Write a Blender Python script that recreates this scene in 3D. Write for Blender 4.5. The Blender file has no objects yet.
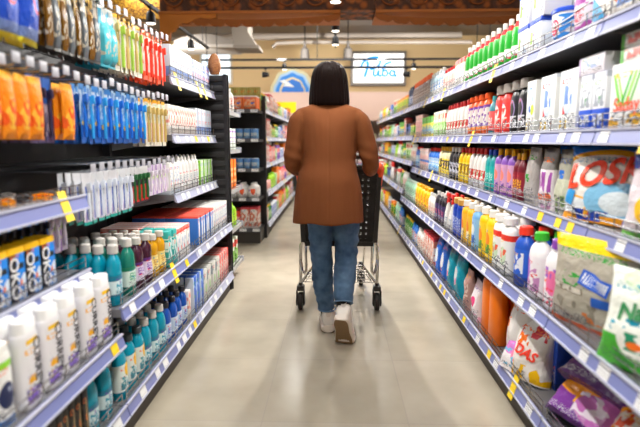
import bpy, bmesh, math, random
from mathutils import Vector, Matrix, noise
R = random.Random(7)
SC = bpy.context.scene
COL = SC.collection
PI = math.pi
F = 500.0; VX = 335.0; TH = math.atan(72.5/500); CT = math.cos(TH); ST = math.sin(TH); CH = 1.16

# ------------------------------------------------------------------ materials
def lin(h):
    h = h.lstrip('#'); c = [int(h[i:i+2], 16)/255 for i in (0, 2, 4)]
    g = sum(c)/3
    if max(c)-min(c) > .28: c = [min(1, max(0, g+(x-g)*1.12)) for x in c]
    return tuple((x/12.92 if x <= .04045 else ((x+.055)/1.055)**2.4) for x in c) + (1,)
MC = {}
def mat(col, rough=.5, metal=0, trans=0, emit=0, spec=.5, bump=None, coat=0, alpha=1):
    key = (col, rough, metal, trans, emit, spec, bump, coat, alpha)
    if key in MC: return MC[key]
    m = bpy.data.materials.new('surface'); m.use_nodes = True
    b = m.node_tree.nodes['Principled BSDF']
    b.inputs['Base Color'].default_value = lin(col); b.inputs['Roughness'].default_value = rough
    b.inputs['Metallic'].default_value = metal; b.inputs['Transmission Weight'].default_value = trans
    b.inputs['Specular IOR Level'].default_value = spec; b.inputs['Coat Weight'].default_value = coat
    b.inputs['Alpha'].default_value = alpha
    if emit:
        b.inputs['Emission Color'].default_value = lin(col); b.inputs['Emission Strength'].default_value = emit
    if bump:
        nt = m.node_tree; t = nt.nodes.new('ShaderNodeTexCoord'); n = nt.nodes.new('ShaderNodeTexNoise')
        mp = nt.nodes.new('ShaderNodeMapping'); bp = nt.nodes.new('ShaderNodeBump')
        mp.inputs['Scale'].default_value = bump[0:3]; n.inputs['Scale'].default_value = 1; n.inputs['Detail'].default_value = 3
        bp.inputs['Strength'].default_value = bump[3]; bp.inputs['Distance'].default_value = .01
        nt.links.new(t.outputs['Object'], mp.inputs['Vector']); nt.links.new(mp.outputs[0], n.inputs['Vector'])
        nt.links.new(n.outputs['Fac'], bp.inputs['Height']); nt.links.new(bp.outputs[0], b.inputs['Normal'])
    MC[key] = m; return m

FINE = [0]
def fine(layers, base, k=1):
    """small print and a few accent marks every pack carries"""
    FINE[0] += 1; q = random.Random(FINE[0]*31); lum = sum(lin(base)[:3])/3
    acc = q.choice(('#d8343a', '#2f6fc4', '#efb21e', '#3f9a44', '#7a46a8', '#e8762a', '#1f8fa8'))
    x0 = q.uniform(.08, .5); z0 = q.uniform(.2, .6)
    return (('t', x0, x0+q.uniform(.25, .4), z0, z0+q.uniform(.1, .22), q.uniform(3, 6)*k**.5, q.uniform(6, 11)*k**.5, .5, acc),)+tuple(layers)+(('t', .08, .92 if k < 2 else .6, .06, .3 if k < 2 else .16, 10*k, 34*k, .57, '#3c4258' if lum > .25 else '#dcdce4'), ('t', .12, .88, .78, .86, 9*k, 22*k, .55, acc))
def pmat(base, layers=(), rough=.4, trans=0, coat=0, bump=0):
    """printed surface: layers painted over a base colour in the object's own 0..1 box (x across, z up)"""
    key = ('p', base, tuple(layers), rough, trans, coat, bump)
    if key in MC: return MC[key]
    if not layers and not bump: return mat(base, rough, trans=trans, coat=coat)
    m = bpy.data.materials.new('printed'); m.use_nodes = True; nt = m.node_tree; N = nt.nodes; L = nt.links
    b = N['Principled BSDF']; b.inputs['Roughness'].default_value = rough; b.inputs['Transmission Weight'].default_value = trans
    b.inputs['Coat Weight'].default_value = coat
    tc = N.new('ShaderNodeTexCoord'); sp = N.new('ShaderNodeSeparateXYZ'); L.new(tc.outputs['Generated'], sp.inputs[0])
    X, Z = sp.outputs['X'], sp.outputs['Z']
    def mth(op, a, b_=None):
        n = N.new('ShaderNodeMath'); n.operation = op
        for i, v in enumerate((a, b_)):
            if v is None: continue
            if isinstance(v, (int, float)): n.inputs[i].default_value = v
            else: L.new(v, n.inputs[i])
        return n.outputs[0]
    def rect(x0, x1, z0, z1):
        r = None
        for c in (mth('GREATER_THAN', X, x0) if x0 > 0 else None, mth('LESS_THAN', X, x1) if x1 < 1 else None,
                  mth('GREATER_THAN', Z, z0) if z0 > 0 else None, mth('LESS_THAN', Z, z1) if z1 < 1 else None):
            if c is not None: r = c if r is None else mth('MULTIPLY', r, c)
        return r
    rgb = N.new('ShaderNodeRGB'); rgb.outputs[0].default_value = lin(base); cur = rgb.outputs[0]
    for l in layers:
        k = l[0]; colr = l[-1]
        if k == 'r': msk = rect(*l[1:5])
        elif k == 'e':
            dx = mth('DIVIDE', mth('SUBTRACT', X, l[1]), l[3]); dz = mth('DIVIDE', mth('SUBTRACT', Z, l[2]), l[4])
            msk = mth('LESS_THAN', mth('ADD', mth('MULTIPLY', dx, dx), mth('MULTIPLY', dz, dz)), 1.0)
        elif k == 'd':   # diagonal stripe a*x+z between c0,c1
            s = mth('ADD', mth('MULTIPLY', X, l[1]), Z)
            msk = mth('MULTIPLY', mth('GREATER_THAN', s, l[2]), mth('LESS_THAN', s, l[3]))
        else:            # t: print-like marks, v: blobs; (k,x0,x1,z0,z1,sx,sz,thr,col)
            n = N.new('ShaderNodeTexNoise' ); n.inputs['Scale'].default_value = 1; n.inputs['Detail'].default_value = 1 if k == 't' else 2.5
            cb = N.new('ShaderNodeCombineXYZ'); L.new(mth('MULTIPLY', X, l[5]), cb.inputs[0]); L.new(mth('MULTIPLY', Z, l[6]), cb.inputs[2])
            cb.inputs[1].default_value = (hash((l[1], l[3], l[5], l[6])) % 97)/7.0
            L.new(cb.outputs[0], n.inputs['Vector']); msk = mth('GREATER_THAN', n.outputs['Fac'], l[7])
            rr = rect(*l[1:5])
            if rr is not None: msk = mth('MULTIPLY', msk, rr)
        mx = N.new('ShaderNodeMix'); mx.data_type = 'RGBA'; L.new(msk, mx.inputs[0]); L.new(cur, mx.inputs[6]); mx.inputs[7].default_value = lin(colr)
        cur = mx.outputs[2]
    L.new(cur, b.inputs['Base Color'])
    if bump:
        n = N.new('ShaderNodeTexNoise'); n.inputs['Scale'].default_value = 9; bp = N.new('ShaderNodeBump'); bp.inputs['Strength'].default_value = bump
        bp.inputs['Distance'].default_value = .02; L.new(tc.outputs['Generated'], n.inputs['Vector']); L.new(n.outputs['Fac'], bp.inputs['Height']); L.new(bp.outputs[0], b.inputs['Normal'])
    MC[key] = m; return m

# ------------------------------------------------------------------ mesh builder
class MB:
    def __init__(s): s.bm = bmesh.new(); s.mi = 0
    def box(s, x0, x1, y0, y1, z0, z1, bev=0):
        a = len(s.bm.faces)
        vs = [s.bm.verts.new(p) for p in ((x0,y0,z0),(x1,y0,z0),(x1,y1,z0),(x0,y1,z0),(x0,y0,z1),(x1,y0,z1),(x1,y1,z1),(x0,y1,z1))]
        fs = [s.bm.faces.new([vs[i] for i in q]) for q in ((0,3,2,1),(4,5,6,7),(0,1,5,4),(1,2,6,5),(2,3,7,6),(3,0,4,7))]
        for f in fs: f.material_index = s.mi
        if bev:
            es = list({e for f in fs for e in f.edges})
            bmesh.ops.bevel(s.bm, geom=es, offset=bev, segments=2, affect='EDGES', profile=.5)
        return s
    def loft(s, rings, cap0=True, cap1=True, closed=True):
        vr = [[s.bm.verts.new(p) for p in r] for r in rings]; n = len(vr[0])
        for a, b in zip(vr, vr[1:]):
            for i in range(n if closed else n-1):
                f = s.bm.faces.new((a[i], a[(i+1) % n], b[(i+1) % n], b[i])); f.material_index = s.mi
        if cap0: s.bm.faces.new(list(reversed(vr[0]))).material_index = s.mi
        if cap1: s.bm.faces.new(vr[-1]).material_index = s.mi
        return s
    def tube(s, pts, r, n=8, closed=False):
        pts = [Vector(p) for p in pts]; rr = r if isinstance(r, (list, tuple)) else [r]*len(pts)
        up = None; rings = []; m = len(pts)
        for i, p in enumerate(pts):
            if closed: t = (pts[(i+1) % m]-pts[i-1]).normalized()
            else: t = (pts[min(i+1, m-1)]-pts[max(i-1, 0)]).normalized()
            if up is None: up = t.orthogonal().normalized()
            up = (up - t*up.dot(t)).normalized(); b = t.cross(up)
            rings.append([p+(up*math.cos(2*PI*k/n)+b*math.sin(2*PI*k/n))*rr[i] for k in range(n)])
        if closed: rings.append(rings[0])
        return s.loft(rings, not closed, not closed)
    def prism(s, outline, y0, y1, axis='y'):
        """outline of (x,z) extruded along y"""
        r0 = [Vector((x, y0, z)) for x, z in outline]; r1 = [Vector((x, y1, z)) for x, z in outline]
        return s.loft([r1, r0])
    def mesh(s, me, mi=0):
        s.bm.from_mesh(me); return s
    def to_mesh(s, m, off=None, ang=35, smooth=True):
        bmesh.ops.recalc_face_normals(s.bm, faces=s.bm.faces)
        if off is not None: bmesh.ops.translate(s.bm, vec=-Vector(off), verts=s.bm.verts)
        me = bpy.data.meshes.new('mesh'); s.bm.to_mesh(me); s.bm.free()
        for q in (m if isinstance(m, (list, tuple)) else [m]): me.materials.append(q)
        if smooth:
            me.polygons.foreach_set('use_smooth', [True]*len(me.polygons)); me.set_sharp_from_angle(angle=math.radians(ang))
        return me
    def build(s, name, m, parent=None, off=None, **k):
        o = bpy.data.objects.new(name, s.to_mesh(m, off, **k)); COL.objects.link(o)
        if parent: o.parent = parent
        return o
def sring(z, rx, ry, n=20, e=2.0, cx=0, cy=0, tz=0):
    out = []
    for k in range(n):
        a = 2*PI*(k+.5)/n; c, s_ = math.cos(a), math.sin(a)
        out.append(Vector((cx+rx*math.copysign(abs(c)**(2/e), c), cy+ry*math.copysign(abs(s_)**(2/e), s_), z+tz*s_)))
    return out
def tag(o, label, cat, group=None, kind=None):
    if label: o['label'] = label
    if cat: o['category'] = cat
    if group: o['group'] = group
    if kind: o['kind'] = kind
    return o
def empty(name, loc, label, cat, group=None, rz=0):
    o = bpy.data.objects.new(name, None); o.empty_display_size = .1; COL.objects.link(o)
    o.location = loc; o.rotation_euler = (0, 0, rz); return tag(o, label, cat, group)
def struct(o): o['kind'] = 'structure'; return o
def text_mesh(body, size, m, shear=0, bold=0):
    cu = bpy.data.curves.new('t', 'FONT'); cu.body = body; cu.size = size; cu.align_x = 'CENTER'; cu.align_y = 'CENTER'
    cu.extrude = .0004; cu.offset = bold; cu.shear = shear; cu.resolution_u = 4
    o = bpy.data.objects.new('t', cu); COL.objects.link(o); dg = bpy.context.evaluated_depsgraph_get()
    me = bpy.data.meshes.new_from_object(o.evaluated_get(dg)); bpy.data.objects.remove(o); bpy.data.curves.remove(cu)
    me.materials.clear(); me.materials.append(m)
    # stand it upright: x across, z up, facing -y
    me.transform(Matrix.Rotation(PI/2, 4, 'X')); return me

# ------------------------------------------------------------------ product prototypes
P = {}
def reg(name, kind, cat, w, d, h, parts, far=True):
    """parts: (name, mesh, label)"""
    P[name] = dict(kind=kind, cat=cat, w=w, d=d, h=h, parts=parts)
    if len(parts) > 1:
        bm = bmesh.new(); mats = []
        for n, me, l in parts:
            k = len(bm.faces); bm.from_mesh(me); bm.faces.ensure_lookup_table()
            for i in range(k, len(bm.faces)): bm.faces[i].material_index += len(mats)
            mats += list(me.materials)
        j = bpy.data.meshes.new('mesh'); bm.to_mesh(j); bm.free()
        for q in mats: j.materials.append(q)
        P[name]['joined'] = j
    else: P[name]['joined'] = parts[0][1]
SHAPES = {
 'straight': [(0,.9),(.02,1),(.72,1),(.80,.85),(.86,.45),(.88,.36)],
 'shoulder': [(0,.92),(.02,1),(.60,1),(.70,.93),(.78,.7),(.84,.4),(.87,.34)],
 'waist': [(0,.9),(.02,1),(.22,1),(.42,.82),(.62,.95),(.72,.85),(.80,.5),(.86,.33)],
 'tall': [(0,.95),(.015,1),(.9,1),(.93,.96),(.95,.9)],
 'teardrop': [(0,.85),(.03,1),(.3,1),(.5,.88),(.68,.62),(.8,.42),(.86,.36)],
}
def bottle(name, w, d, h, body, cap, lab, shape='shoulder', e=2.4, labz=(.12,.6), captype='screw', caph=.13, trans=0, rough=.3, desc='bottle', body_layers=(), capr=None, n=18):
    pr = SHAPES[shape]; rings = [sring(z*h, w/2*s, d/2*(s if s > .5 else s*min(w, d)/d*1.0), n, e if s > .6 else 2) for z, s in pr]
    zt = pr[-1][0]*h; m = MB().loft(rings); parts = [('bottle_body', m.to_mesh(pmat(body, body_layers, rough, trans), ang=60), None)]
    rc = capr if capr else max(.011, min(w, d)/2*.5); c = MB(); z0 = zt-.004
    if captype == 'screw': c.loft([sring(z0, rc, rc, 14), sring(z0+caph*h*.9, rc*.96, rc*.96, 14), sring(z0+caph*h, rc*.8, rc*.8, 14)])
    elif captype == 'wide':
        c.loft([sring(z0-.01, w/2*.93, d/2*.93, n, e), sring(z0+caph*h*.9, w/2*.9, d/2*.9, n, e), sring(z0+caph*h, w/2*.8, d/2*.8, n, e)])
    elif captype == 'spray':
        c.loft([sring(z0, rc, rc, 12), sring(z0+.025, rc, rc, 12), sring(z0+.03, rc*.7, rc*.7, 12), sring(z0+.045, rc*.7, rc*.7, 12)])
        c.box(-w*.42, w*.28, -rc*.7, rc*.7, z0+.04, z0+.07, .005)
        c.tube([(-w*.22, 0, z0+.045), (-w*.33, 0, z0+.02), (-w*.30, 0, z0-.01)], .005, 6)
    elif captype == 'pump':
        c.loft([sring(z0, rc, rc, 12), sring(z0+.02, rc, rc, 12)]); c.tube([(0,0,z0+.01),(0,0,z0+.05),(-w*.4,0,z0+.05)], .005, 6)
    elif captype == 'duck':
        c.loft([sring(z0, rc, rc, 12), sring(z0+caph*h*.5, rc*.9, rc*.9, 12), sring(z0+caph*h, rc*.35, rc*.35, 12)])
    parts.append(('cap', c.to_mesh(mat(cap, .35)), None))
    if lab:
        za, zb = labz; lr = []
        def sc(z):
            for (a, sa), (b, sb) in zip(pr, pr[1:]):
                if a <= z <= b: return sa+(sb-sa)*(z-a)/(b-a)
            return pr[-1][1]
        for i in range(5):
            z = za+(zb-za)*i/4; s = sc(z); lr.append(sring(z*h, w/2*s+.0008, d/2*s+.0008, n, e if s > .6 else 2))
        parts.append(('product_label', MB().loft(lr, False, False).to_mesh(pmat(lab[0], fine(lab[1], lab[0]), .45), ang=60), None))
    reg(name, desc.replace(' ', '_'), 'bottle', w, d, h, parts)
def carton(name, w, d, h, base, layers=(), kind='carton', extra=None, rough=.45, lid=None):
    parts = [('carton_body' if (extra or lid) else kind, MB().box(-w/2, w/2, -d/2, d/2, 0, h, min(.003, w*.05)).to_mesh(pmat(base, fine(layers, base), rough)), None)]
    if lid:
        parts.append(('lid', MB().box(-w/2-.002, w/2+.002, -d/2-.002, d/2+.002, h-.006, h+.014, .003).to_mesh(mat(lid, .4)), None)); h += .014
    if extra:
        t, size, colr, rot, (tx, tz) = extra
        me = text_mesh(t, size, mat(colr, .5), 0, .0008)
        if rot: me.transform(Matrix.Rotation(rot, 4, 'Y'))
        me.transform(Matrix.Translation((tx*w, -d/2-.0012, tz*h))); parts.append(('lettering', me, 'printed lettering "%s"' % t))
    reg(name, kind, 'box', w, d, h, parts)
def bagy(w, d, h, x, z):
    t = max(0, min(1, z/h)); pr = .75+.25*math.sin(min(1, t/.35)*PI/2) if t < .35 else max(.03, math.cos((t-.35)/.65*PI/2)**.75)
    hx = w/2*(1-.10*math.sin(PI*min(1, t))); q = min(.999, abs(x)/hx)
    return d/2*pr*(1-q**2.8)**(1/2.2)
def bag(name, w, d, h, base, layers=(), seed=0, text=None, kind='refill_bag', rough=.25, trans=0, fold=True, bumpv=.35):
    nz, nx = 16, 16; m = MB(); rings = []
    for i in range(nz+1):
        z = h*i/nz; t = i/nz; ring = []; hx = w/2*(1-.10*math.sin(PI*t))
        xs = [-hx*math.cos(PI*k/nx) for k in range(nx+1)]
        for sgn in (-1, 1):
            for x in (xs[:-1] if sgn < 0 else xs[::-1][:-1]):
                y = bagy(w, d, h, x, z) + .002
                wr = noise.noise(Vector((x*22+seed, z*16, sgn*3+seed)))*.011*min(1, y/.02)
                ring.append(Vector((x, sgn*(y+wr), z + .006*noise.noise(Vector((x*9, seed, 5)))*t)))
        rings.append(ring)
    m.loft(rings)
    parts = [('bag_body' if text else kind, m.to_mesh(pmat(base, fine(layers, base, max(1, w/.08)), rough, trans, 0, bumpv), ang=70), None)]
    for q in (text or []):
        t, size, colr, tx, tz, rot, nm = q
        if t is not None:
            me = text_mesh(t, size, mat(colr, .4), .25, size*.03)
            bm = bmesh.new(); bm.from_mesh(me); bmesh.ops.triangulate(bm, faces=bm.faces)
            bmesh.ops.subdivide_edges(bm, edges=[e for e in bm.edges if e.calc_length() > .02], cuts=2); bm.to_mesh(me); bm.free()
            me.transform(Matrix.Rotation(rot, 4, 'Y'))
        else:
            bm = bmesh.new(); gx = 14
            sz = size; vs = [[bm.verts.new((-sz[0]/2+sz[0]*a/gx, 0, -sz[1]/2+sz[1]*b/6)) for a in range(gx+1)] for b in range(7)]
            for b in range(6):
                for a in range(gx): bm.faces.new((vs[b][a], vs[b][a+1], vs[b+1][a+1], vs[b+1][a]))
            me = bpy.data.meshes.new('m'); bm.to_mesh(me); bm.free(); me.materials.append(mat(colr, .4)); me.transform(Matrix.Rotation(rot, 4, 'Y'))
        for v in me.vertices:
            x, z = v.co.x+tx*w, v.co.z+tz*h; hx = w/2*(1-.10*math.sin(PI*min(1, max(0, z/h)))); x = max(-hx*.97, min(hx*.97, x))
            wr = noise.noise(Vector((x*22+seed, z*16, -3+seed)))*.011*min(1, (bagy(w,d,h,x,z)+.002)/.02)
            v.co = Vector((x, -(bagy(w, d, h, x, z)+.002+wr+(.0035 if t is None else .0055)) + v.co.y, z))
        parts.append((nm, me, None))
    reg(name, kind, 'bag', w, d, h, parts)
def tub(name, r, h, base, layers, lid, e=2.4):
    parts = [('tub_body', MB().loft([sring(0, r*.88, r*.88, 24, e), sring(.004, r*.9, r*.9, 24, e), sring(h*.9, r, r, 24, e)]).to_mesh(pmat(base, layers, .35), ang=60), None),
             ('lid', MB().loft([sring(h*.88, r*1.04, r*1.04, 24, e), sring(h*.97, r*1.05, r*1.05, 24, e), sring(h, r*.98, r*.98, 24, e)]).to_mesh(mat(lid, .4), ang=40), None),
             ('carry_handle', MB().tube([(r*1.05*math.cos(a), -r*1.05*abs(math.sin(a))*.96, h*.86-.05*math.sin(a)) for a in [PI*k/12 for k in range(13)]], .003, 6).to_mesh(mat('#f2f2f0', .4)), None)]
    reg(name, 'detergent_tub', 'tub', r*2.1, r*2.1, h, parts)
def hang(name, w, h, base, layers, inner=None, d=.018, style='brush'):
    """pack whose hanging hole is at z=0, body below"""
    parts = [('backing_card', MB().box(-w/2, w/2, 0, .0012, -h, .012).to_mesh(pmat(base, layers, .4)), None)]
    if style == 'brush':
        m = MB(); m.tube([(0, -.008, -h+.02), (0, -.009, -h*.6), (0, -.007, -h*.32), (0, -.008, -h*.14)], [.006, .007, .0045, .006], 8)
        m.box(-.006, .006, -.022, -.010, -h*.28, -h*.12, .002); parts.append(('toothbrush', m.to_mesh(mat(inner, .35)), None))
    elif style == 'bulge':
        m = MB(); m.loft([[Vector((x*w/2*.85*s, -y*d*s2, z)) for x, y in ((-1,0),(-.9,.8),(0,1),(.9,.8),(1,0))] for z, s, s2 in ((-h+.01,.8,.1),(-h*.85,1,1),(-h*.5,1,1.2),(-h*.3,.9,.8),(-h*.22,.6,.1))])
        parts.append(('blister', m.to_mesh(pmat(inner, (('t',0,1,.2,.8,5,7,.6,'#cfc7b4'),), .2), ang=60), None))
    elif style == 'pouch':
        hh = h; rings = []
        for i in range(9):
            t = i/8; z = -hh+hh*t; dd = d*math.sin(PI*min(1, max(0, t)))**.6+.0015
            rings.append([Vector((x*w/2*(1-.06*math.sin(PI*t)), y*dd+.0005, z)) for x, y in ((-1,0),(-.7,-.7),(-.2,-1),(.3,-.95),(.8,-.55),(1,0),(.7,.5),(0,.7),(-.7,.5))])
        parts = [('hanging_pouch', MB().loft(rings).to_mesh(pmat(base, layers, .4, bump=.4), ang=70), None)]
    reg(name, 'hanging_pouch' if style == 'pouch' else 'blister_pack', 'pack', w, d, h, parts)

TX = lambda c, z0=.3, z1=.7, s=7, r=9, t=.52: ('t', .12, .88, z0, z1, s, r, t, c)
W = '#f4f4f2'
# right side, top shelf
bottle('green_bottle', .075, .055, .25, '#2fae3c', '#f2efe9', (W, (('r',0,1,.0,.2,'#d43a35'), ('d',1.2,.7,1.0,'#2fae3c'))), 'shoulder', labz=(.16,.36), caph=.13, desc='cleaner_bottle', body_layers=(('r',0,1,.84,.98,'#d8323a'),))
carton('lidded_box', .13, .12, .14, '#f0f2f4', (('r',.1,.3,.35,.75,'#8fbf4a'), ('t',.4,.95,.2,.8,6,8,.56,'#c7d4ea'), ('r',0,1,.9,1,'#dfe6f4')), 'storage_box', lid='#2d57c4')
tub('blue_lid_tub', .068, .15, '#e8ecf5', (('t',0,1,.1,.9,4,5,.5,'#3d86cf'), ('e',.5,.55,.22,.25,'#d8355f'), ('t',.3,.7,.4,.7,9,9,.5,W)), '#2453c6')
tub('yellow_lid_tub', .078, .17, '#efe3ee', (('t',0,1,.1,.95,3,4,.5,'#b05aa8'), ('e',.45,.5,.25,.22,'#f6d3df'), ('t',.2,.75,.35,.65,8,9,.5,'#d33d5e'), ('r',0,1,.0,.12,'#4cb8c9')), '#f2b21c')
carton('orange_powder_box', .15, .10, .22, '#f3efe6', (('d',.6,.85,1.3,'#f08a2c'), ('d',.6,.15,.5,'#3fa6dc'), ('t',.1,.9,.45,.8,6,6,.5,'#e5402a'), ('r',0,1,.0,.1,'#e23a74')), 'detergent_box')
carton('blue_powder_box', .15, .10, .23, '#2f7fd8', (('e',.5,.5,.3,.3,'#dff0fb'), ('t',.2,.8,.35,.65,7,8,.5,'#d23d64'), ('r',0,1,0,.15,'#f3efe6')), 'detergent_box')
carton('green_striped_box', .19, .10, .17, '#1f9a50', (('d',.5,.2,.32,'#e9f4ec'), ('d',.5,.55,.66,'#157a3c'), ('d',.5,.85,1.0,'#e9f4ec'), ('t',.1,.9,.6,.9,6,7,.55,W)), 'sponge_box')
carton('white_slim_carton', .07, .05, .2, '#f1eee8', (('r',0,1,.82,1,'#dd5248'), TX('#7a9cc8')), 'carton')
bottle('clear_red_bottle', .07, .06, .2, '#d9cfc9', '#c8353a', ('#e9e4de', (TX('#b53b3b'),)), 'shoulder', desc='cleaner_bottle')
bottle('pale_blue_bottle', .085, .06, .24, '#bfe0ef', '#f0f0ee', ('#f6f6f4', (TX('#3c8ed0'),)), 'waist', desc='cleaner_bottle')
bottle('orange_cap_bottle', .08, .065, .25, '#8a7770', '#ec6b28', ('#c9b8b0', (TX('#5c4038'),)), 'shoulder', caph=.2, desc='cleaner_bottle')
bottle('navy_bottle', .08, .06, .24, '#24355e', '#1a2744', ('#3a5c9c', (TX(W),)), 'tall', labz=(.2,.6), captype='screw', desc='cleaner_bottle')
carton('yellow_packet', .10, .06, .18, '#f4cf2d', (('t',0,1,.2,.8,5,5,.52,'#5da53c'), ('r',0,1,.85,1,'#f08a2c')), 'packet')
carton('yellow_green_packet', .09, .06, .15, '#dfe07a', (('t',0,1,.2,.8,5,5,.52,'#58a548'), ('r',0,1,.85,1,'#7a3b28')), 'packet')
carton('dark_blue_packet', .09, .06, .16, '#33415e', (('t',0,1,.3,.8,5,5,.52,'#4d7fd0'), ('r',0,1,.0,.2,'#8a8f9c')), 'packet')
# second
GL = (('d',2.2,.95,1.15,'#6cc72e'), ('d',2.2,1.22,1.36,'#8cd63c'), ('d',-1.9,-.80,-.68,'#57b52e'), ('d',-1.9,-.6,-.45,'#8ed944'), ('d',-1.9,-.38,-.22,'#3aa836'), ('r',0,1,0,.36,W), ('t',0,1,.04,.24,4,5,.5,'#f3bf2e'), ('r',0,1,.85,1,'#f4f6f0'))
carton('leaf_print_box', .19, .11, .21, '#f5f6f1', GL, 'napkin_box', extra=('Saday', .062, '#ee5a36', 0, (0, .37)))
carton('pink_print_box', .19, .11, .21, '#f7ecef', (('d',-1.9,-.9,-.6,'#e08bc0'), ('d',-1.9,-.55,-.3,'#b56fc0'), ('d',-1.9,-.2,.1,'#f2a6b4'), ('r',0,1,0,.36,W), ('t',0,1,.04,.24,4,5,.5,'#ef8fae')), 'napkin_box', extra=('Saday', .062, '#ee5a36', 0, (0, .37)))
carton('white_green_flat_box', .19, .11, .044, '#f3f4f0', (('r',0,.12,0,1,'#5fb04a'), ('t',.2,.8,.2,.8,8,2,.5,'#e88a86')), 'flat_carton')
carton('blue_foot_box', .085, .08, .20, '#eceff5', (('r',0,1,0,.38,'#2d5fd2'), ('t',.1,.9,.42,.75,5,6,.5,'#9ea6b4'), ('r',0,1,.9,1,'#b6bccb'), ('t',.1,.9,.1,.3,5,6,.5,'#dfe6fa')), 'carton')
carton('lilac_flat_box', .18, .10, .065, '#efeaf3', (('r',0,.1,0,1,'#b9a6cf'), ('t',.2,.9,.3,.8,8,3,.5,'#a3b6dd')), 'flat_carton')
carton('baby_powder_box', .15, .09, .24, '#f2f4f4', (('e',.5,.62,.3,.34,'#cfe0f1'), ('e',.5,.62,.2,.26,'#f4f6fa'), ('t',.3,.7,.45,.75,5,7,.5,'#6b8fd0'), ('t',.1,.5,.05,.2,5,5,.5,'#e7c443'), ('r',0,1,.94,1,'#dfe7ef')), 'detergent_box')
carton('white_lime_box', .10, .08, .24, '#f0f2ee', (('e',.7,.45,.18,.1,'#c6d94e'), ('t',.1,.9,.6,.9,5,5,.5,'#a9cfe8'), ('t',.1,.5,.05,.3,5,5,.52,'#e3c53e')), 'detergent_box')
bottle('black_fabric_bottle', .10, .065, .27, '#18181c', '#8c8680', ('#202026', (('e',.5,.6,.32,.3,'#9a86b8'), ('e',.5,.6,.24,.22,'#1d1d22'), ('t',.1,.9,.1,.4,5,5,.5,'#d3d3da'))), 'shoulder', captype='wide', caph=.14, labz=(.1,.7), desc='laundry_bottle')
bottle('red_fabric_bottle', .10, .065, .27, '#e8443e', '#a9a29b', ('#ec4a44', (('e',.5,.6,.34,.24,'#f8e3df'), ('t',.2,.8,.5,.7,5,5,.5,'#e23b36'), ('t',.1,.9,.1,.4,5,5,.5,'#ffd9d3'))), 'shoulder', captype='wide', caph=.14, labz=(.1,.7), desc='laundry_bottle')
bottle('teal_fabric_bottle', .08, .06, .23, '#3e8d9a', '#4fb0b4', ('#e46a6a', (TX(W),)), 'shoulder', desc='laundry_bottle')
bottle('orange_gel_bottle', .085, .065, .255, '#ef6a24', '#f0652a', ('#7c4ba8', (('t',0,1,.2,.9,4,7,.47,'#f3ece8'), ('r',0,1,0,.15,'#f08a2c'))), 'straight', capr=.028, caph=.14, labz=(.14,.72), desc='drain_gel_bottle')
bottle('white_red_cap_bottle', .075, .055, .25, '#f2f0ec', '#cf2f33', (W, (('t',0,1,.3,.9,4,5,.52,'#cc4a44'), ('r',0,1,0,.14,'#dfe3ee'))), 'shoulder', caph=.15, labz=(.1,.5), desc='bleach_bottle')
carton('green_white_packet', .08, .06, .22, '#e6efdc', (('t',0,1,.1,.6,4,5,.5,'#7cb648'), ('t',0,1,.6,.95,4,5,.5,'#d9524a')), 'packet')
carton('yellow_sponge_pack', .08, .06, .2, '#e9df3f', (('t',0,1,.2,.7,4,5,.5,'#4d9ed6'), ('r',0,1,.7,1,'#5fae3e')), 'sponge_pack')
carton('pink_slim_carton', .08, .06, .24, '#f0c4bf', (TX('#c87e86'),), 'carton')
# third
LK = (('r',0,1,.78,1,'#2f7fdc'), ('e',.5,.62,.62,.34,'#f2b327'), ('e',.48,.6,.56,.29,'#f8f2ea'), ('d',-.8,-.35,-.2,'#e7332d'), ('d',-.8,-.2,-.1,'#f3b22c'), ('e',.66,.3,.32,.26,'#8fc8ea'), ('e',.72,.28,.2,.15,'#e6f2f8'), ('r',0,1,0,.10,'#eda430'), ('t',0,1,.02,.16,7,3,.55,'#2c50b8'))
bag('losk_bag', .36, .12, .275, '#e9f1f7', LK, 1, [('LOSK', .125, '#ef4a26', -.02, .64, -.16, 'lettering'), (None, (.07,.055), '#3b9ad9', -.38, .32, .2, 'blue_emblem')], 'detergent_bag')
bag('pink_powder_bag', .30, .12, .27, '#e9dfe6', (('r',0,1,.78,1,'#2554b4'), ('e',.6,.35,.4,.24,'#f3c23a'), ('e',.6,.35,.3,.18,'#f4f2f6'), ('t',.3,.9,.25,.45,6,6,.5,'#3d6cc8'), ('r',0,1,0,.08,'#6cb64a')), 2, None, 'detergent_bag')
bag('clear_purple_bag', .13, .07, .26, '#8d8a88', (('r',0,1,0,.66,'#f0e6ee'), ('t',.1,.9,.3,.62,7,2,.5,'#a35aa8'), ('t',.1,.9,.16,.28,6,6,.5,'#ee7f4e'), ('t',.1,.9,0,.12,6,4,.5,'#cf9bc0')), 3, None, 'refill_bag')
bag('olive_refill_bag', .14, .08, .26, '#a9a99a', (('r',0,1,0,.55,'#c9cdb6'), ('t',.1,.9,.0,.3,5,5,.52,'#7c9a5c')), 4, None, 'refill_bag')
bag('grey_pouch', .13, .07, .265, '#b3aeab', (('r',0,1,.0,.12,'#c9c5c2'),), 5, None, 'refill_bag')
bottle('maroon_bottle', .065, .055, .24, '#6b1d2c', '#e0a526', ('#8c2436', (TX('#e6b83a'),)), 'shoulder', desc='cleaner_bottle')
bottle('purple_bottle', .075, .055, .25, '#8d5fb8', '#f1b51f', ('#d9a5cc', (('e',.5,.6,.35,.2,'#f08a7a'), TX('#7a3fae', .05, .4))), 'straight', captype='screw', caph=.15, labz=(.08,.68), desc='floor_cleaner_bottle')
bottle('teal_blue_cap_bottle', .08, .06, .25, '#1e9a9c', '#1f4fc0', ('#2bb0aa', (TX('#bff0e6'),)), 'shoulder', desc='cleaner_bottle')
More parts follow.
